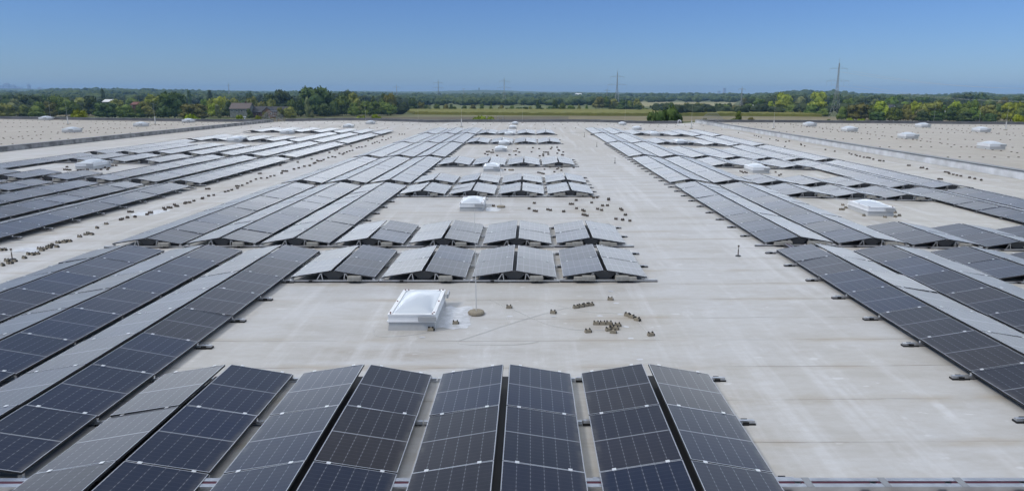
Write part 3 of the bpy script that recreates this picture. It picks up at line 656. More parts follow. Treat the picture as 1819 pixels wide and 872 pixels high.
lw0 = T((0, 280), 5.45, [(770, 768), (830, 748), (852, 738), (890, 745), (940, 683), (1028, 645), (675, 812), (560, 828), (590, 823), (620, 822), (635, 815)])+T((0, 420), 4.846, [(25, 250), (60, 210), (75, 232), (95, 232), (125, 215), (210, 188), (245, 155), (285, 158), (320, 152), (340, 108), (435, 97), (490, 92), (10, 120), (45, 118), (360, 122), (385, 109), (410, 97), (430, 87), (450, 77)])
blocks(lw0, 'dark conductor block at near end of the left walkway line', 'conductor blocks at near end of left walkway', near=True)
blocks(T((420, 205), 6.063, [(472, 540), (660, 508), (620, 583), (672, 570), (732, 552), (790, 545), (835, 520), (850, 515), (870, 490), (885, 495), (915, 493), (940, 480), (810, 473), (990, 458), (1035, 448), (1065, 453), (1110, 413), (1145, 422), (1160, 410), (1190, 398), (1220, 388), (1250, 380), (1003, 403), (1060, 378), (1085, 370), (1295, 355), (1320, 345), (1350, 345), (1390, 335), (1235, 335), (1465, 305), (1490, 295), (1515, 285), (1540, 295), (1570, 268), (1610, 265), (1635, 250), (1665, 238), (1420, 278), (1450, 260), (1465, 255), (1578, 233), (1755, 205), (1785, 205), (1810, 205), (488, 627), (500, 605), (520, 605), (545, 605)]),
       'tiny dark conductor block in the line along the left walkway, far half', 'conductor blocks along left walkway, far half', sc_=1.25)
blocks(T((1460, 250), 4.844, [(30, 78), (110, 93), (235, 110), (255, 120), (288, 122), (300, 132), (328, 137), (360, 145), (385, 147), (400, 147), (412, 152), (442, 162), (490, 173), (503, 174), (530, 178), (740, 215), (755, 215), (850, 235), (870, 235), (903, 246), (1060, 272), (1085, 275), (1095, 285), (1130, 293), (1160, 300), (1195, 307), (1270, 320), (1315, 330), (1370, 342), (1005, 333), (1030, 334)]),
       'small brown conductor block on the strip beside the white right parapet, near half', 'conductor blocks by the white parapet, near half', sc_=1.15)
blocks(T((1180, 210), 5.8133, [(765, 150), (930, 180), (950, 185), (975, 193), (1000, 200), (1090, 217), (1155, 228), (1175, 234), (1255, 245), (1290, 240), (1245, 295), (1410, 270), (1415, 280), (1450, 290)]), 'small brown conductor block on the strip beside the white right parapet, far half', 'conductor blocks by the white parapet, far half', sc_=1.2)
blocks(T((1460, 250), 4.844, [(178, 555), (205, 580), (182, 595), (160, 595), (360, 647), (540, 660), (630, 657), (665, 647), (628, 620)]), 'brown conductor block around the nearest right field skylight', 'conductor blocks around the nearest right skylight', near=True)
blocks(T((1180, 210), 5.8133, [(785, 550), (800, 555), (815, 565), (835, 560), (850, 567), (1150, 560), (1205, 583), (1185, 593)]), 'brown conductor block around the second nearest right field skylight', 'conductor blocks around the second right skylight')
blocks(T((0, 200), 7.267, [(865, 705), (835, 740), (870, 743), (905, 745), (1010, 747), (1045, 747), (1085, 745), (1130, 740), (1240, 740), (1305, 740), (1390, 740), (1405, 720), (1360, 715), (1430, 690), (1460, 688), (1500, 687), (885, 782)]), 'dark conductor block around the nearest left field skylight', 'conductor blocks around the nearest left skylight', sc_=1.1)
# the many specks on the neighbouring roofs
mb = MB(); dots = []
def speck(x, y, s=1.0):
    z = zr(x); mb.box(x-.085*s, x+.085*s, y-.05*s, y+.05*s, z+.003, z+.055*s, 0, .015, .01)
q = random.Random(5)
for y in (59.5, 71, 84, 100, 114, 127):
    x = 33.0
    while x < 112: 
        if q.random() < .93: speck(x+q.uniform(-.12, .12), y+q.uniform(-.06, .06))
        x += 1.03
for x in (44.2, 63.6):
    y = 62
    while y < 128: 
        if q.random() < .85: speck(x+q.uniform(-.25, .25)+(y-62)*.02, y)
        y += 1.1
for y in (66, 74, 83, 96, 108, 120, 129):
    x = -50.5
    while x > -145:
        if q.random() < .92: speck(x+q.uniform(-.12, .12), y+q.uniform(-.07, .07))
        x -= 1.05
for x in (-61.5, -97):
    y = 66
    while y < 130:
        if q.random() < .85: speck(x+q.uniform(-.25, .25), y)
        y += 1.1
for y in (109, 122, 129):
    x = -44
    while x < 30:
        if q.random() < .9: speck(x+q.uniform(-.2, .2), y+q.uniform(-.15, .15))
        x += 1.5
o = mb.build('conductor_blocks_far', M['brown']); tag(o, 'countless tiny brown conductor blocks dotting the neighbouring roofs in lines', 'conductor blocks', None, 'stuff')
def wire(pts, label, lift=.005, w=.008):
    P = [on_roof(u, v) for u, v in pts]; out = []
    for i in range(len(P)-1):
        p0, p1, p2, p3 = P[max(i-1, 0)], P[i], P[i+1], P[min(i+2, len(P)-1)]
        for j in range(5):
            t = j/5; out.append(.5*((2*p1)+(p2-p0)*t+(2*p0-5*p1+4*p2-p3)*t*t+(3*p1-p0-3*p2+p3)*t**3)+Vector((0, 0, lift)))
    out.append(P[-1]+Vector((0, 0, lift))); mb = MB(); mb.tube(out, w, 0, 5); o = mb.build('conductor_wire', M['wire'], None, (0, 0, 0), True)
    tag(o, label, 'wire', 'bare conductor wires lying on the roof')
w1 = lambda L: T((660, 490), 6.709, L); w2 = lambda L: T((860, 490), 5.684, L)
wire(w1([(35, 640), (20, 680), (60, 715), (150, 725), (350, 718), (550, 695), (690, 665), (800, 655), (1000, 600), (1100, 560)]), 'bare wire looping around the front left of the foreground skylight')
wire(w2([(550, 665), (330, 695), (0, 695)])+w1([(1200, 822), (1060, 810), (1018, 790), (1050, 770), (1150, 740), (1300, 690)])+w2([(0, 575), (250, 490), (600, 385), (830, 325), (940, 300)]), 'bare wire bent back on itself in front of the foreground skylight')
wire(w2([(60, 238), (150, 285), (280, 335), (480, 425), (640, 490), (800, 525), (1000, 550), (1240, 548)]), 'bright bare wire running from near rod towards the pile of blocks', .006, .011)
wire(w2([(620, 265), (830, 325), (940, 350), (1100, 368), (1350, 380), (1430, 395)]), 'bare wire running to the curved row of three blocks')
wire(w2([(1545, 450), (1640, 560), (1700, 605), (1780, 685)]), 'bare wire from curved row of three blocks past the rightmost block')
wire(w2([(160, 290), (210, 380), (265, 510)]), 'short thin wire branching towards the camera near the foreground rod')
wire([(1036, 415), (1000, 385), (958, 373), (890, 366)], 'bare wire on the roof right of second middle skylight')
wire([(a_, b_-2) for a_, b_ in lw0[:4]]+[(187, 396), (215, 388), (240, 382)]+[(300, 366), (340, 357), (380, 345), (430, 331), (490, 313)], 'long bare wire along the left walkway line of blocks')
wire([(1560, 303), (1600, 311), (1700, 325), (1819, 336)], 'brown wire lying along the strip beside the white right parapet')
wire([(1007, 236.6), (1030, 236.2), (1049, 236)], 'wire crossing the right walkway at the farthest bank', .05, .03)

# ------------------------------------------------------------------ landscape
def ground_mat(name, c1, c2, c3, sc1=.02, sc2=.3):
    m = bpy.data.materials.new(name); m.use_nodes = True; nt = m.node_tree; b = nt.nodes['Principled BSDF']; b.inputs['Roughness'].default_value = .95; b.inputs['Specular IOR Level'].default_value = .1
    t = N(nt.nodes, 'ShaderNodeTexCoord').outputs['Object']
    c = mixc(nt, ramp(nt, noise_node(nt, t, sc1, 5), .38, .62), c1, c2); c = mixc(nt, ramp(nt, noise_node(nt, t, sc2, 4, .6, .3, 1, 1), .4, .7, 0, .7), c, c3)
    nt.links.new(c, b.inputs['Base Color']); return m
M['meadow'] = ground_mat('meadow', (.10, .12, .04), (.135, .14, .055), (.085, .10, .035))
M['dirt'] = ground_mat('bare_field', (.125, .105, .07), (.15, .13, .085), (.095, .085, .055))
M['stubble'] = ground_mat('stubble', (.24, .205, .12), (.20, .17, .10), (.16, .14, .07))
M['verge'] = ground_mat('dry_verge', (.19, .18, .09), (.13, .14, .06), (.22, .2, .11))
M['pale_field'] = ground_mat('pale_green_field', (.14, .16, .06), (.12, .145, .05), (.16, .17, .075))
M['wheat'] = ground_mat('wheat_field', (.30, .27, .14), (.25, .24, .12), (.28, .25, .13))
M['corn'] = ground_mat('corn', (.17, .17, .035), (.21, .195, .045), (.12, .13, .03), .05, .8)
M['asphalt'] = mat('asphalt', (.06, .06, .06), .9)
mb = MB(); mb.face([(-7000, -300, GZ), (7000, -300, GZ), (7000, 9000, GZ), (-7000, 9000, GZ)]); tag(mb.build('ground', M['meadow']), kind='structure')
def field(name, poly, material, dz):
    mb = MB(); mb.face([(*unp(u, v, GZ+dz), GZ+dz) for u, v in poly]); tag(mb.build(name, material), kind='structure')
field('field', [(480, 211), (700, 208.3), (1010, 207.3), (1010, 216), (480, 216)], M['dirt'], .05)
field('field', [(480, 205.5), (690, 202.5), (735, 204.2), (1010, 206.2), (1010, 207.3), (700, 208.3), (480, 208)], M['verge'], .06)
field('field', [(1010, 206.2), (1700, 208.2), (1819, 210), (1819, 216), (1010, 216)], M['stubble'], .07)
field('field', [(735, 186.5), (1065, 186), (1085, 196), (735, 195.5)], M['pale_field'], .05)
field('field', [(1120, 181), (1310, 182), (1300, 187.5), (1120, 190)], M['wheat'], .08)
field('field', [(-60, 199), (230, 199), (230, 207), (-60, 207)], M['stubble'], .09)
field('field', [(360, 203), (440, 203), (440, 208), (360, 208)], M['verge'], .1)
field('field', [(1770, 202), (1800, 202), (1805, 206), (1770, 206)], M['wheat'], .09)
# tall corn: a thick crop standing on the field, ragged on top
def corn(front, back, h, seed):
    r = random.Random(seed); mb = MB(); nx, ny = 160, 10
    F = [Vector((*unp(u, v, GZ), GZ)) for u, v in front]; B_ = [Vector((*unp(u, v, GZ), GZ)) for u, v in back]
    def lerp(P, t):
        k = t*(len(P)-1); i = min(int(k), len(P)-2); return P[i].lerp(P[i+1], k-i)
    g = [[lerp(F, i/nx).lerp(lerp(B_, i/nx), j/ny)+Vector((0, 0, h+r.uniform(-.35, .3))) for j in range(ny+1)] for i in range(nx+1)]
    for i in range(nx):
        a, b = g[i][0], g[i+1][0]
        mb.face([(a.x, a.y-.4, GZ), (b.x, b.y-.4, GZ), b, a])
        for j in range(ny): mb.face([g[i][j], g[i+1][j], g[i+1][j+1], g[i][j+1]])
    for q in (0, nx):
        for j in range(ny): mb.face([(g[q][j].x, g[q][j].y, GZ), (g[q][j+1].x, g[q][j+1].y, GZ), g[q][j+1], g[q][j]])
    return tag(mb.build('corn_crop', M['corn']), 'long strip of standing yellow-green corn beyond the warehouse', 'crop', None, 'stuff')
corn([(735, 203.6), (900, 205), (1100, 206.2), (1300, 206.2), (1460, 208)], [(715, 196.2), (900, 196.6), (1100, 198.2), (1300, 201), (1440, 205)], 2.2, 2)

def leaf_mat(name, c1, c2):
    m = bpy.data.materials.new(name); m.use_nodes = True; nt = m.node_tree; b = nt.nodes['Principled BSDF']; b.inputs['Roughness'].default_value = .7; b.inputs['Specular IOR Level'].default_value = .2
    t = N(nt.nodes, 'ShaderNodeTexCoord').outputs['Object']
    oi = N(nt.nodes, 'ShaderNodeObjectInfo').outputs['Random']
    c = mixc(nt, ramp(nt, noise_node(nt, t, 3.0, 4, .6), .36, .64), c1, c2)
    hs = N(nt.nodes, 'ShaderNodeHueSaturation'); nt.links.new(c, hs.inputs['Color']); nt.links.new(math_node(nt, 'MULTIPLY_ADD', oi, .5, .75), hs.inputs['Value']); nt.links.new(math_node(nt, 'MULTIPLY_ADD', oi, .03, .485), hs.inputs['Hue'])
    nt.links.new(hs.outputs[0], b.inputs['Base Color']); b.inputs['Subsurface Weight'].default_value = 0
    return m
LM = {'dark': leaf_mat('leaves_dark', (0.046, 0.077, 0.019), (0.081, 0.112, 0.023)), 'mid': leaf_mat('leaves_green', (0.088, 0.131, 0.021), (0.139, 0.182, 0.028)), 'olive': leaf_mat('leaves_olive', (0.143, 0.150, 0.028), (0.197, 0.188, 0.039)),
      'bright': leaf_mat('leaves_bright', (0.197, 0.240, 0.021), (0.289, 0.317, 0.032)), 'yellow': leaf_mat('leaves_yellow', (.15, .19, .016), (.22, .26, .024)), 'grey': leaf_mat('leaves_greyish', (0.150, 0.173, 0.065), (0.209, 0.230, 0.092)), 'rust': leaf_mat('leaves_rusty', (.10, .10, .035), (.14, .13, .045))}
M['bark'] = mat('bark', (.07, .055, .04), .9)
ICO = None
def ico():
    global ICO
    if ICO is None:
        import bmesh
        bm = bmesh.new(); bmesh.ops.create_icosphere(bm, subdivisions=2, radius=1); ICO = ([v.co.copy() for v in bm.verts], [tuple(v.index for v in f.verts) for f in bm.faces]); bm.free()
    return ICO
def lump(mb, c, rx, ry, rz, r, amp=.18):
    vs, fs = ico(); i = len(mb.v)
    for v in vs:
        q = 1+r.uniform(-amp, amp); mb.v.append((c[0]+v.x*rx*q, c[1]+v.y*ry*q, c[2]+v.z*rz*q))
    for f in fs: mb.f.append(tuple(i+k for k in f)); mb.m.append(0)
    mb.uv += [(0, 0)]*(3*len(fs))
CM = {}
def crown_mesh(shape, kind, var):
    key = (shape, kind, var)
    if key in CM: return CM[key]
    r = random.Random(sum(map(ord, shape))*13+var*101); mb = MB(); lobes = []
    if shape == 'tall': lobes = [((r.uniform(-.2, .2), r.uniform(-.2, .2), z), .62*(1-.55*abs(z-.42)), .2) for z in (.16, .3, .45, .6, .74, .88)]
    elif shape == 'cone': lobes = [((r.uniform(-.1, .1), r.uniform(-.1, .1), z), max(.16, .85*(1-z)), .17) for z in (.12, .25, .4, .55, .7, .85)]
    else:
        n = {'round': 11, 'broad': 14, 'bush': 12}[shape]
        for k in range(n):
            z = r.uniform(.16, .82); w = math.sqrt(max(.05, 1-((z-.42)/.58)**2)); g = r.uniform(0, 6.28); d = w*r.uniform(.3, .68)
            lobes.append(((d*math.cos(g), d*math.sin(g), z), r.uniform(.30, .46), r.uniform(.15, .22)))
        lobes.append(((0, 0, .45), .66, .38))
        for k in range(6):
            g = k*1.047+r.uniform(-.3, .3); lobes.append(((.5*math.cos(g), .5*math.sin(g), .17+r.uniform(0, .1)), .44, .18))
    for c, rr, rz in lobes: lump(mb, c, rr*.86, rr*.86, rz*.86, r, .14)
    # leaf clumps through the outer crown
    for c, rr, rz in lobes:
        for k in range(int(70*rr/.4)):
            a = r.uniform(0, 6.28); s = r.uniform(-1, 1); h = math.sqrt(1-s*s); q = r.uniform(.8, 1.12)
            p = Vector((c[0]+rr*h*math.cos(a)*q, c[1]+rr*h*math.sin(a)*q, c[2]+rz*s*q)); sz = r.uniform(.045, .10)
            d = Vector((r.gauss(0, 1), r.gauss(0, 1), r.gauss(0, 1))).normalized(); u_ = d.orthogonal().normalized(); w_ = d.cross(u_)
            mb.face([p+u_*sz, p+Vector((w_.x, w_.y, w_.z*.6))*sz*.7, p-u_*sz, p-Vector((w_.x, w_.y, w_.z*.6))*sz*.8])
    CM[key] = mb.mesh('crown', LM[kind]); return CM[key]
def trunk_mesh(var):
    key = ('trunk', var)
    if key not in CM:
        r = random.Random(var); mb = MB(); mb.bar((0, 0, 0), (0, 0, .5), .07, 0, 7, .045); mb.bar((0, 0, .5), (r.uniform(-.05, .05), .03, .85), .045, 0, 6, .015)
        for k in range(4):
            g = r.uniform(0, 6.28); z = r.uniform(.3, .55); mb.bar((0, 0, z), (.28*math.cos(g), .28*math.sin(g), z+.25), .03, 0, 5, .01)
        CM[key] = mb.mesh('trunk', M['bark'])
    return CM[key]
KW = {'dark': 'dark green', 'mid': 'mid green', 'olive': 'olive green', 'bright': 'bright green', 'yellow': 'yellow-green', 'grey': 'grey-green', 'rust': 'brownish green'}
SW = {'round': 'round', 'broad': 'broad', 'tall': 'slender', 'cone': 'conical', 'bush': 'bushy'}
trees = []
def tree(u, vt, wpx, Y, kind='mid', shape='round'): trees.append((u, vt, wpx, Y, kind, shape))
# behind the left neighbouring roof
for a_ in [(8, 184, 42, 500, 'olive'), (40, 181, 27, 510, 'mid'), (63, 181, 32, 500, 'mid'), (86, 180, 26, 520, 'olive'), (112, 166.5, 48, 540, 'mid', 'broad'), (160, 171.5, 36, 560, 'dark'), (188, 181, 44, 500, 'dark', 'broad'), (223, 180, 36, 500, 'mid'), (247, 187, 18, 500, 'mid'),
           (52, 167.5, 42, 640, 'dark', 'broad'), (30, 160.5, 26, 820, 'dark'), (10, 169, 28, 700, 'dark'), (82, 169, 24, 760, 'dark'), (140, 168, 34, 700, 'olive'), (182, 159, 11, 900, 'dark', 'tall'), (205, 176, 30, 620, 'olive'), (232, 168, 32, 720, 'mid'), (258, 181, 36, 505, 'olive'), (270, 168, 34, 640, 'bright'), (130, 178, 26, 600, 'dark'), (20, 176, 30, 600, 'grey'),
           (306, 162, 54, 490, 'dark', 'broad'), (287, 176, 26, 500, 'dark'), (325, 172, 24, 500, 'dark'), (345, 183.5, 52, 480, 'olive', 'broad'), (389, 163.5, 46, 560, 'bright'), (362, 176, 24, 600, 'mid'), (376, 183, 18, 520, 'bright'), (386, 186, 15, 500, 'grey', 'tall'), (402, 180, 24, 530, 'dark'), (413, 174.5, 30, 600, 'olive'), (335, 161, 11, 900, 'dark', 'tall'), (370, 161, 13, 950, 'dark'),
           (446, 171.5, 22, 600, 'olive'), (463, 175, 26, 580, 'olive'), (480, 167, 34, 640, 'dark'), (443, 164, 14, 900, 'dark'), (430, 173, 22, 680, 'dark'), (443, 193, 13, 500, 'mid'), (470, 197, 12, 500, 'olive', 'bush')]: tree(*a_)
# grove left of the open fields
for a_ in [(503, 158, 50, 640, 'dark', 'broad'), (493, 160, 28, 680, 'dark'), (560, 152, 58, 560, 'dark', 'broad'), (583, 154.5, 30, 570, 'dark'), (540, 158, 28, 560, 'mid'), (545, 175, 14, 520, 'grey', 'tall'), (515, 185, 24, 505, 'olive'), (532, 176, 20, 540, 'dark'), (606, 169, 34, 560, 'mid'), (592, 172, 24, 550, 'dark'), (632, 164.5, 34, 600, 'olive'), (656, 178.5, 36, 560, 'mid', 'broad'), (662, 164, 15, 640, 'dark'), (678, 166, 18, 640, 'dark'), (692, 165.5, 26, 600, 'olive'), (687, 178, 38, 570, 'mid', 'broad'), (628, 183, 26, 555, 'mid'), (612, 160.5, 30, 760, 'dark'), (645, 172, 26, 600, 'dark'), (497, 190, 14, 505, 'olive', 'bush'), (518, 177, 20, 560, 'mid'), (575, 178, 26, 545, 'dark'), (553, 196, 10, 520, 'grey'), (480, 176, 22, 560, 'olive')]: tree(*a_)
# row on the open fields
for a_ in [(717, 177, 18, 720, 'dark'), (733, 175, 22, 730, 'dark'), (748, 181.5, 14, 735, 'olive'), (757, 184, 10, 735, 'dark'), (763, 187, 9, 730, 'grey'), (776, 184.5, 13, 735, 'mid'), (792, 182.5, 13, 735, 'olive'), (802, 185.5, 9, 735, 'dark'), (808, 189, 9, 735, 'mid'), (825, 185, 12, 735, 'dark'), (839, 186, 14, 735, 'olive'), (855.5, 184, 9, 735, 'mid'), (872, 183, 11, 735, 'mid', 'cone'), (890, 187, 14, 735, 'olive'), (901, 191, 9, 735, 'dark', 'bush'), (910, 185.5, 10, 735, 'mid'), (923, 190.5, 16, 735, 'dark', 'bush'), (934, 189, 12, 735, 'dark', 'bush'), (942, 187, 8, 735, 'olive'), (956.5, 180.5, 12, 735, 'dark'), (962, 191, 12, 730, 'dark', 'bush'), (977.5, 186.5, 13, 735, 'dark'), (986, 177.5, 13, 745, 'dark'), (998.5, 182.5, 15, 735, 'mid'), (1013, 184, 16, 735, 'mid'), (1029, 185.5, 13, 735, 'olive', 'cone'), (1042.5, 185, 10, 735, 'mid', 'cone'), (1059, 193.5, 9, 735, 'dark', 'bush')]: tree(*a_)
# clump by the small pylon
for a_ in [(1063, 172, 24, 860, 'olive'), (1075, 171.5, 20, 880, 'mid'), (1090, 171.5, 24, 880, 'olive'), (1088, 184, 18, 760, 'dark', 'cone'), (1108, 176, 18, 780, 'dark'), (1118, 175, 24, 790, 'mid'), (1134, 176, 20, 800, 'olive'), (1134, 186, 16, 760, 'dark'), (1147, 192, 14, 750, 'mid', 'bush'), (1143, 188, 4.5, 900, 'dark'), (1156, 187.5, 4.5, 900, 'dark'), (1102, 183, 16, 770, 'dark')]: tree(*a_)
# long row right of the large bush
for a_ in [(1165, 188, 16, 720, 'dark'), (1190, 182, 18, 740, 'dark'), (1205, 184, 20, 720, 'mid'), (1222, 183, 20, 720, 'olive'), (1243, 182.5, 22, 720, 'olive'), (1257, 185, 20, 700, 'dark'), (1275, 184, 24, 690, 'dark'), (1291, 186, 24, 680, 'mid'), (1306, 184, 20, 690, 'rust'), (1329, 184, 26, 680, 'mid'), (1346, 190, 18, 670, 'bright'), (1359, 188, 20, 660, 'olive'), (1322, 174, 20, 820, 'rust'), (1350, 174.5, 22, 820, 'mid'), (1335, 167.5, 22, 1000, 'dark'), (1372, 180, 18, 660, 'bright'), (1389, 176.5, 38, 640, 'bright', 'broad'), (1408, 182, 30, 630, 'mid'), (1398, 163, 34, 760, 'bright', 'broad'), (1382, 165, 16, 900, 'dark')]: tree(*a_)
# right grove around the big pylon
for a_ in [(1424, 166, 26, 800, 'grey'), (1446, 178, 44, 600, 'bright', 'broad'), (1456, 161.5, 30, 780, 'bright', 'broad'), (1465, 189, 24, 560, 'mid'), (1428, 190, 18, 600, 'olive', 'bush'), (1441, 185, 26, 590, 'mid'), (1497, 184, 20, 482, 'mid'), (1524, 182, 44, 482, 'olive', 'broad'), (1508, 174, 24, 700, 'mid'), (1522, 168.5, 30, 820, 'dark'), (1570, 179.5, 36, 482, 'bright'), (1552, 184, 26, 490, 'mid'), (1590, 189, 28, 473, 'mid', 'bush'), (1558, 176, 24, 680, 'grey'), (1583, 172, 30, 720, 'mid'), (1610, 175, 30, 640, 'mid'), (1612, 186, 26, 473, 'olive'), (1560, 196, 30, 469, 'dark', 'bush'), (1555, 168, 40, 900, 'dark', 'broad'), (1590, 169.5, 34, 900, 'dark'),
           (1627, 180, 26, 516, 'bright'), (1635, 190, 30, 464, 'rust'), (1652, 178, 42, 482, 'olive', 'broad'), (1670, 184, 24, 482, 'mid'), (1700, 177, 36, 482, 'bright', 'broad'), (1716, 184, 30, 469, 'mid'), (1730, 177, 26, 499, 'mid'), (1748, 183, 38, 473, 'olive', 'broad'), (1735, 190, 28, 464, 'mid'), (1690, 190, 24, 460, 'dark'), (1775, 179, 22, 516, 'dark'), (1768, 194, 22, 464, 'olive', 'bush'), (1800, 180, 40, 469, 'bright', 'broad'), (1815, 186, 30, 460, 'mid'), (1705, 165.5, 46, 1000, 'dark', 'broad'), (1740, 166.5, 34, 1000, 'dark'), (1760, 172, 30, 800, 'mid'), (1780, 173, 24, 820, 'olive'), (1640, 171, 30, 860, 'dark'), (1668, 173, 30, 840, 'dark'), (1815, 174, 30, 820, 'dark'), (1485, 166, 24, 820, 'dark'), (1640, 196, 26, 456, 'dark', 'bush'), (1665, 196, 26, 456, 'dark', 'bush'), (1760, 199, 24, 447, 'dark', 'bush'), (1715, 198, 30, 452, 'dark', 'bush')]: tree(*a_)
# close to the warehouse wall, only the tops show above the roof edge
for a_ in [(141, 194, 30, 165, 'yellow', 'bush'), (132, 199, 18, 165, 'yellow', 'bush'), (340, 200.5, 40, 170, 'yellow', 'bush'), (425, 203.5, 16, 170, 'yellow', 'bush'), (459, 203, 18, 170, 'yellow', 'bush'), (640, 204.5, 30, 170, 'yellow', 'bush'), (667, 202, 20, 170, 'yellow', 'bush'), (850, 201.5, 36, 170, 'yellow', 'bush'), (872, 206, 20, 170, 'yellow', 'bush'), (1182, 185, 56, 165, 'dark', 'broad'), (1165, 194, 34, 165, 'dark', 'bush'), (1201, 197, 28, 165, 'dark', 'bush'), (1312, 198.5, 16, 165, 'mid', 'tall'), (1309, 206, 30, 165, 'mid', 'bush'), (1253, 209, 14, 165, 'olive', 'bush'), (1334, 208, 14, 165, 'olive', 'bush'), (1472.5, 211, 7, 165, 'dark', 'bush'), (1508, 208, 30, 170, 'yellow', 'bush'), (1530, 210, 22, 170, 'yellow', 'bush'), (1812, 200, 26, 180, 'bright', 'bush')]: tree(*a_)
def zone(u, Y):
    if Y < 200: return 'close behind the far roof edge'
    for lim, z in ((475, 'behind the left roof'), (705, 'in the left grove'), (1061, 'in the open field row'), (1160, 'in the small pylon clump'), (1415, 'in the row behind the corn'), (1620, 'around the big pylon'), (9999, 'at the right edge of the view')):
        if u < lim: return z
cnt = {}
for t_ in trees: cnt.setdefault((t_[4], t_[5], zone(t_[0], t_[3])), []).append(t_)
for q in cnt.values(): q.sort(key=lambda a: a[0])
for i, t_ in enumerate(trees):
    u, vt, wpx, Y, kind, shape = t_
    x, zt = at_y(u, vt, Y); H = zt-GZ; wd = wpx*Y/CF; z = zone(u, Y); peers = cnt[(kind, shape, z)]; k = peers.index(t_)
    o = 'the' if len(peers) == 1 else ORD[k+1] if len(peers) > 1 else ''
    noun = 'shrub' if shape == 'bush' and Y > 200 else 'tree'
    lab = f'{KW[kind]} {SW[shape]} {noun} {z}' if len(peers) == 1 else f'{KW[kind]} {SW[shape]} {noun} {z}, {ORD[k+1]} from left'
    root = tag(empty('tree', (x, Y, GZ), rnd.uniform(0, 6.28)), lab, noun, 'trees ' + z)
    tr = .02 if shape == 'bush' else .06
    if Y < 200: tr = max(tr, 1-wd*1.15/H)
    c = link('crown', crown_mesh(shape, kind, i % 3), root, (0, 0, H*tr)); c.scale = (wd*.5, wd*.5, H*(1-tr))
    if noun == 'tree':
        tk = link('trunk', trunk_mesh(i % 3), root); tk.scale = (wd*.5, wd*.5, H*.85) if Y > 200 else (wd*.3, wd*.3, H*.6)

# woods that read as one mass
M['woods'] = None
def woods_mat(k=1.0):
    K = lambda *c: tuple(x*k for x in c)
    m = bpy.data.materials.new('woods'); m.use_nodes = True; nt = m.node_tree; b = nt.nodes['Principled BSDF']; b.inputs['Roughness'].default_value = .8; b.inputs['Specular IOR Level'].default_value = .15
    t = N(nt.nodes, 'ShaderNodeTexCoord').outputs['Object']
    c = mixc(nt, ramp(nt, noise_node(nt, t, .035, 3, .6), .38, .62), K(.034, .060, .024), K(.085, .118, .038)); c = mixc(nt, ramp(nt, noise_node(nt, t, .35, 4, .65), .45, .7, 0, .7), c, K(.13, .15, .042)); c = mixc(nt, ramp(nt, noise_node(nt, t, .3, 3, .6, 1, 1, 2), .3, .5, .6, 0), c, K(.014, .026, .011))
    nt.links.new(c, b.inputs['Base Color']); return m
M['woods'] = woods_mat(); M['woods_shaded'] = woods_mat(.5)  # darker copy of the woods colour stands for shade behind the front trees
def interp(P, u):
    if u <= P[0][0]: return P[0][1]
    for (a, va), (b, vb) in zip(P, P[1:]):
        if u <= b: return va+(vb-va)*(u-a)/(b-a)
    return P[-1][1]
def wood_band(y0, y1, n, prof, seed, wid, skip=(), dark=False):
    r = random.Random(seed); mb = MB(); k = 0
    while k < n:
        u = r.uniform(-160, 1980); Y = y0+(y1-y0)*r.random()
        k += 1
        if any(a < u < b and c < Y < d for a, b, c, d in skip): continue
        vt = interp(prof, u)+r.uniform(-.3, 2.6)*(1100/Y)**.5+ (Y < y0+(y1-y0)*.4)*1.0
        x, zt = at_y(u, vt, Y); H = max(5, zt-GZ); w = wid*r.uniform(.7, 1.4)
        zc = GZ+H*.5
        lump(mb, (x, Y, zc), w, w, H*.5, r, .12)
        for q in range(3):
            g = r.uniform(0, 6.28); lump(mb, (x+w*.7*math.cos(g), Y+w*.7*math.sin(g), GZ+H*r.uniform(.55, .85)), w*.5, w*.5, w*.42, r, .2)
    tag(mb.build('woods', M['woods_shaded' if dark else 'woods']), None, None, None, 'stuff')
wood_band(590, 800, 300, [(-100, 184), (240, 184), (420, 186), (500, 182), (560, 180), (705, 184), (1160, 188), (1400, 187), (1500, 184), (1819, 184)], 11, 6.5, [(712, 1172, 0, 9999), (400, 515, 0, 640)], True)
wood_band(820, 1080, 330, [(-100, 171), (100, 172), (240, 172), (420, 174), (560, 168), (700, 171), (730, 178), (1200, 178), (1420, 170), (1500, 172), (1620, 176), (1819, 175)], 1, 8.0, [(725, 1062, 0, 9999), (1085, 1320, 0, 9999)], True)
wood_band(1060, 1350, 420, [(-100, 167), (240, 166), (420, 171), (700, 172), (760, 175), (860, 174), (940, 176), (1060, 172.5), (1120, 172), (1320, 172), (1400, 167), (1500, 170), (1819, 172)], 2, 8.5, [(1085, 1322, 0, 1400)])
wood_band(1500, 2100, 620, [(-100, 165), (60, 165), (90, 160), (240, 160), (380, 165), (480, 167), (560, 165), (700, 170), (1000, 172), (1200, 172), (1310, 171), (1400, 164), (1480, 164), (1510, 168), (1690, 171), (1700, 169), (1819, 171)], 3, 11)
wood_band(2150, 3300, 1000, [(-100, 163), (60, 161.5), (90, 157.6), (180, 157.4), (240, 158.2), (290, 159.5), (300, 158.8), (370, 161), (480, 164.5), (560, 163), (700, 167), (830, 168), (1000, 167), (1150, 168), (1240, 167), (1320, 168), (1385, 166), (1395, 161), (1480, 160.5), (1500, 163), (1520, 168), (1600, 169.5), (1690, 170), (1703, 165), (1745, 165.5), (1765, 169.5), (1819, 170)], 4, 17)
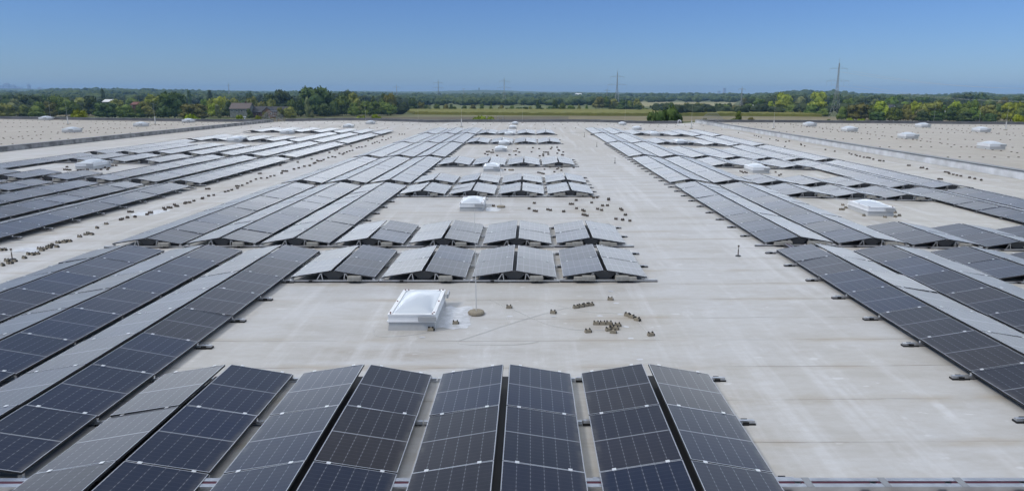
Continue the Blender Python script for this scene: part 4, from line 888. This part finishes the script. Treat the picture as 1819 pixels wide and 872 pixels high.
# distant ridge
RP = [(-160, 156.5), (0, 157.5), (60, 158.5), (90, 158), (180, 158), (300, 160), (380, 161), (480, 162), (560, 162.5), (650, 162), (700, 163.3), (760, 162.8), (830, 161), (850, 160.2), (900, 161.2), (960, 163.6), (1000, 163.6), (1080, 164.6), (1130, 165), (1200, 166.4), (1240, 166), (1290, 167), (1400, 168), (1600, 169.4), (1700, 168.4), (1819, 167), (1980, 166.6)]
mb = MB(); r = random.Random(9); prev = None
for i in range(241):
    u = -170+2160*i/240; v = interp(RP, u)+r.uniform(-.28, .28); x, z = at_y(u, v, 5200); xb, _ = at_y(u, v, 3300); xm, _ = at_y(u, v, 4300); xe, _ = at_y(u, v, 7800)
    rowp = [(xb, 3300, GZ-1), (xm, 4300, GZ+(z-GZ)*.6), (x, 5200, z), (xe, 7800, z-6)]
    if prev:
        for a_, b_, c_, d_ in zip(prev, rowp, rowp[1:], prev[1:]): mb.face([a_, b_, c_, d_])
    prev = rowp
tag(mb.build('hills', M['woods']), kind='structure')

# ------------------------------------------------------------------ houses
M['h_render'] = mat('grey_render', (.27, .285, .255), .85, noise=((.15, .16, .14), 1.2, 4)); M['h_roof'] = mat('brown_roof_tiles', (.15, .125, .115), .8, noise=((.115, .09, .08), 2.5, 4)); M['h_slate'] = mat('dark_slate', (.05, .05, .055), .7, noise=((.035, .035, .04), 2, 4))
M['h_brick'] = mat('red_brick', (.14, .075, .055), .9, noise=((.10, .055, .045), 3, 4)); M['h_orange'] = mat('orange_brick', (.26, .15, .085), .9, noise=((.2, .11, .065), 3, 4)); M['h_white'] = mat('white_render', (.72, .72, .7), .8); M['h_glass'] = mat('window_glass', (.03, .035, .045), .1); M['h_red'] = mat('red_tiles', (.17, .07, .05), .8)
def house(u, v_e, v_r, wpx, Y, depth, wallm, roofm, label, gable=False, rooflights=0, windows=4, chimney=True, cat='house'):
    x, ze = at_y(u, v_e, Y); _, zr_ = at_y(u, v_r, Y); w = wpx*Y/CF/2; d = depth/2
    root = tag(empty('house', (x, Y+d, GZ)), label, cat); he, hr = ze-GZ, zr_-GZ
    mb = MB()
    if gable:
        mb.box(-w, w, -d, d, 0, he); mb.face([(-w, -d, he), (w, -d, he), (0, -d, hr)]); mb.face([(w, d, he), (-w, d, he), (0, d, hr)])
    else:
        mb.box(-w, w, -d, d, 0, he); mb.face([(w, -d, he), (w, d, he), (w, 0, hr)]); mb.face([(-w, d, he), (-w, -d, he), (-w, 0, hr)])
    mb.build('wall', M[wallm], root)
    mb = MB(); e = .4; th = .25
    if gable:
        for s in (-1, 1):
            q = [(s*(w+e), -d-e, he-.3), (0, -d-e, hr+.02), (0, d+e, hr+.02), (s*(w+e), d+e, he-.3)]
            if s > 0: q = [q[1], q[0], q[3], q[2]]
            mb.hexa([*q, *[(a, b, c+th) for a, b, c in q]])
    else:
        for s in (-1, 1):
            q = [(-w-e, s*(d+e), he-.3), (w+e, s*(d+e), he-.3), (w+e, 0, hr+.02), (-w-e, 0, hr+.02)]
            if s > 0: q = [q[3], q[2], q[1], q[0]]
            mb.hexa([*q, *[(a, b, c+th) for a, b, c in q]])
    rf = mb.build('roof', M[roofm], root)
    for k in range(windows):
        xx = -w*.75+1.5*w*k/max(1, windows-1)
        mb = MB(); mb.box(xx-.55, xx+.55, -d-.06, -d-.002, he-2.2, he-.8); wn_ = mb.build('window', M['h_white'], root)
        mb = MB(); mb.box(xx-.45, xx+.45, -d-.08, -d-.0605, he-2.1, he-.9); mb.build('pane', M['h_glass'], wn_)
    if chimney:
        mb = MB(); mb.box(w*.4-.4, w*.4+.4, -.4, .4, hr-.6, hr+1.1); mb.box(w*.4-.5, w*.4+.5, -.5, .5, hr+1.1005, hr+1.25); mb.build('chimney', M['h_brick'], rf)
    for k in range(rooflights):
        t = .45; xx = -w*.2+k*2.4; yy = -d*(1-t); zz = he-.3+(hr-he+.3)*t+th+.02; sl = (hr-he+.3)/(d+e)
        mb = MB(); mb.hexa([(xx-.45, yy-.5, zz-.5*sl), (xx+.45, yy-.5, zz-.5*sl), (xx+.45, yy+.5, zz+.5*sl), (xx-.45, yy+.5, zz+.5*sl), (xx-.45, yy-.5, zz-.5*sl+.12), (xx+.45, yy-.5, zz-.5*sl+.12), (xx+.45, yy+.5, zz+.5*sl+.12), (xx-.45, yy+.5, zz+.5*sl+.12)]); mb.build('rooflight', M['h_white'], rf)
    return root
house(425, 193.5, 184, 34, 515, 11, 'h_render', 'h_roof', 'grey rendered farmhouse with brown tiled roof and small rooflights', False, 3, 4)
house(457, 199.5, 190, 36, 520, 10, 'h_brick', 'h_slate', 'low red brick barn with dark slate roof beside the grey farmhouse', False, 2, 3, False, 'barn')
house(474.5, 198.5, 191.5, 17, 512, 8, 'h_orange', 'h_slate', 'barn with orange brick gable facing the warehouse', True, 0, 2, False, 'barn')
house(494, 198, 190.5, 30, 524, 10, 'h_brick', 'h_slate', 'dark slate roofed barn right of the orange gable', False, 0, 3, False, 'barn')
house(189, 181, 177.5, 14, 640, 10, 'h_render', 'h_white', 'house with pale grey roof among trees behind the left roof', False, 0, 2, False)
house(240, 186, 182, 16, 560, 10, 'h_brick', 'h_red', 'house with dull red roof among trees behind the left roof', False, 0, 2, False)
house(1588.5, 192, 187, 6, 600, 9, 'h_white', 'h_slate', 'small white gabled house among right grove trees', True, 0, 1, False)
house(1596, 202.5, 199.5, 12, 560, 8, 'h_white', 'h_slate', 'low pale house below the small white gabled house', False, 0, 2, False)
house(1681, 199, 193, 9, 570, 9, 'h_white', 'h_red', 'white gabled house half hidden at right edge trees', True, 0, 1, False)
house(1336, 189, 186.5, 6, 690, 9, 'h_white', 'h_white', 'tiny white roofed shed in the right tree row', False, 0, 1, False, 'shed')
house(1769, 193, 189.5, 9, 600, 9, 'h_white', 'h_slate', 'white house behind shrubs near right frame edge', False, 0, 1, False)
house(1028, 168.2, 166.2, 10, 2600, 25, 'h_white', 'h_white', 'distant long white building on the wooded horizon', False, 0, 3, False, 'building')

# ------------------------------------------------------------------ pylons and far towers
M['steel'] = mat('weathered_steel', (.30, .31, .31), .7, 0); M['pale_concrete'] = mat('pale_concrete', (.4, .4, .4), .8)
def pylon(u, v_top, v_base, label, arms, bw=.5, lw_=0.132, Y=None):
    if Y is None: Y = unp(u, v_base, GZ)[1]
    x, zt = at_y(u, v_top, Y); H = zt-GZ; px = Y/CF
    root = tag(empty('pylon', (x, Y, GZ), .06), label, 'pylon', 'electricity pylons across the fields')
    hb = H*.075; ht = H*.006; zk = H*.55
    def half(z): return hb+(ht*2.2-hb)*min(1, z/zk)**.85 if z < zk else ht*2.2+(ht-ht*2.2)*(z-zk)/(H*.92-zk)
    mb = MB(); lv = [0]; 
    while lv[-1] < H*.88: lv.append(lv[-1]+max(half(lv[-1])*1.7, H*.03))
    lv[-1] = H*.92
    for z0, z1 in zip(lv, lv[1:]):
        a, b = half(z0), half(max(z1, 0))
        for sx, sy in ((1, 1), (1, -1), (-1, -1), (-1, 1)): mb.bar((a*sx, a*sy, z0), (b*sx, b*sy, z1), lw_*1.2)
        for (p0, p1) in (((-1, -1), (1, -1)), ((1, -1), (1, 1)), ((1, 1), (-1, 1)), ((-1, 1), (-1, -1))):
            mb.bar((a*p0[0], a*p0[1], z0), (b*p1[0], b*p1[1], z1), lw_*.7); mb.bar((a*p1[0], a*p1[1], z0), (b*p0[0], b*p0[1], z1), lw_*.7)
    mb.bar((0, 0, H*.9), (0, 0, H), lw_*1.2); mb.build('lattice_mast', M['steel'], root)
    for va, half_px, hang in arms:
        z = at_y(u, va, Y)[1]-GZ; e = half_px*px; mb = MB(); rise = e*.22; b = half(z); lw_ = lw_*1.0
        for sy in (-1, 1):
            mb.bar((-e, 0, z), (0, b*sy, z), lw_); mb.bar((e, 0, z), (0, b*sy, z), lw_)
        mb.bar((-e, 0, z+.05), (0, 0, z+rise), lw_*.8); mb.bar((e, 0, z+.05), (0, 0, z+rise), lw_*.8)
        for k in (.33, .66):
            for s in (-1, 1): mb.bar((s*e*k, 0, z), (s*e*k, 0, z+rise*(1-k)), lw_*.6)
        arm = mb.build('crossarm', M['steel'], root)
        for q in hang:
            mb = MB(); mb.bar((q*e, 0, z-.1), (q*e, 0, z-e*.42), lw_*.75, 0, 6); mb.build('insulator', M['steel'], arm)
    return root, x, Y
HG = (-1, -.55, .55, 1)
pylon(1492, 104, 209.5, 'biggest lattice pylon with two crossarms, standing in the right grove', [(122.5, 15.5, (-1, 1)), (144.5, 20, HG)], lw_=0.095)
pylon(1097, 124, 190, 'tall two-armed lattice pylon behind the clump right of the middle', [(137, 12, (-1, 1)), (151, 16, HG)], lw_=0.180)
pylon(1078.5, 157.5, 189, 'small single-arm pylon left of the tall middle pylon', [(161, 5, (-1, 1))], lw_=0.192)
pylon(1318.5, 154, 200, 'small single-arm pylon above the right tree row', [(159, 6.2, (-1, 1))], lw_=0.144)
pylon(895.5, 136, 184, 'hazy two-armed pylon above the open fields', [(145, 9, (-1, 1)), (156.5, 12, HG)], lw_=0.210)
pylon(778.3, 141, 181, 'hazy two-armed pylon left of the water tower', [(147.5, 8, (-1, 1)), (156.5, 9, HG)], lw_=0.240)
pylon(823.5, 157.5, 180, 'faint little pylon near the water tower', [(158.6, 3, (-1, 1))], lw_=0.240)
pylon(704.3, 150, 176, 'faint far pylon above the end of the grove', [(155.5, 6.5, (-1, 1))], lw_=0.300, Y=2000)
pylon(405.5, 147, 176, 'faint far pylon above the woods behind the farmhouse', [(152, 3, (-1, 1))], lw_=0.300, Y=2100)
root = tag(empty('water_tower', (at_y(851, 160, 5200)[0], 5200, 20)), 'tiny dark tower on the hazy hill above the fields', 'tower'); _, zt = at_y(851, 156.3, 5200)
mb = MB(); mb.lathe([(4, 0), (3.4, zt-26), (5, zt-25), (5, zt-21), (3, zt-20)], 12); mb.build('shaft', M['cap'], root)
for u, v, w, l in [(1287, 157, 6.0, 'hazy cooling tower silhouette on the horizon, taller one'), (1277, 162.2, 6.5, 'hazy cooling tower silhouette on the horizon, lower one')]:
    x, zt = at_y(u, v, 8200); rr = w*8200/CF/2; root = tag(empty('cooling_tower', (x, 8200, GZ)), l, 'cooling tower', 'cooling towers on the horizon'); h = zt-GZ
    mb = MB(); mb.lathe([(rr*1.15, 0), (rr, h*.35), (rr*.82, h*.75), (rr*.9, h)], 20); mb.build('shell', M['pale_concrete'], root)
for u, v, w in [(12, 147.5, 8), (24, 150.5, 6), (51, 149.5, 3.5), (34, 154, 9), (3, 152, 6), (70, 155, 5)]:
    x, zt = at_y(u, v, 8200); ww = w*8200/CF/2; mb = MB(); mb.box(x-ww, x+ww, 8180, 8215, GZ, zt-9); mb.box(x-ww*.4, x+ww*.4, 8190, 8205, zt-8.9, zt)
    tag(mb.build('tower_block', M['pale_concrete']), 'pale hazy high-rise on the far left horizon', 'high-rise', 'high-rises of the far left skyline')
# power line to the right of the big pylon
px0, Yp = unp(1492, 209.5, GZ)
for va, e in ((127, 15.5), (127, -15.5), (151, 20), (151, -20)):
    z = at_y(1492, va, Yp)[1]; d = Yp/CF; a_ = Vector((px0+e*d*.9, Yp, z)); b_ = Vector((px0+280, Yp+30+e*d, z-4)); pts = []
    for i in range(25):
        t = i/24; p = a_.lerp(b_, t); p.z -= 10*4*t*(1-t); pts.append(p)
    mb = MB(); mb.tube(pts, .09, 0, 4); tag(mb.build('power_line', M['wire']), 'thin overhead line sagging to the right from the biggest pylon', 'power line', 'overhead lines of the biggest pylon')

# ------------------------------------------------------------------ haze
HZ = 1.05e-4
m = bpy.data.materials.new('haze'); m.use_nodes = True; nt = m.node_tree; nt.nodes.clear()
v = N(nt.nodes, 'ShaderNodeVolumePrincipled'); v.inputs['Density'].default_value = HZ; v.inputs['Color'].default_value = (.36, .63, 1.0, 1); v.inputs['Anisotropy'].default_value = 0
o = N(nt.nodes, 'ShaderNodeOutputMaterial'); nt.links.new(v.outputs[0], o.inputs['Volume'])
mb = MB(); mb.box(-7500, 7500, -400, 9400, GZ-1.5, 95); tag(mb.build('haze', m), kind='stuff')
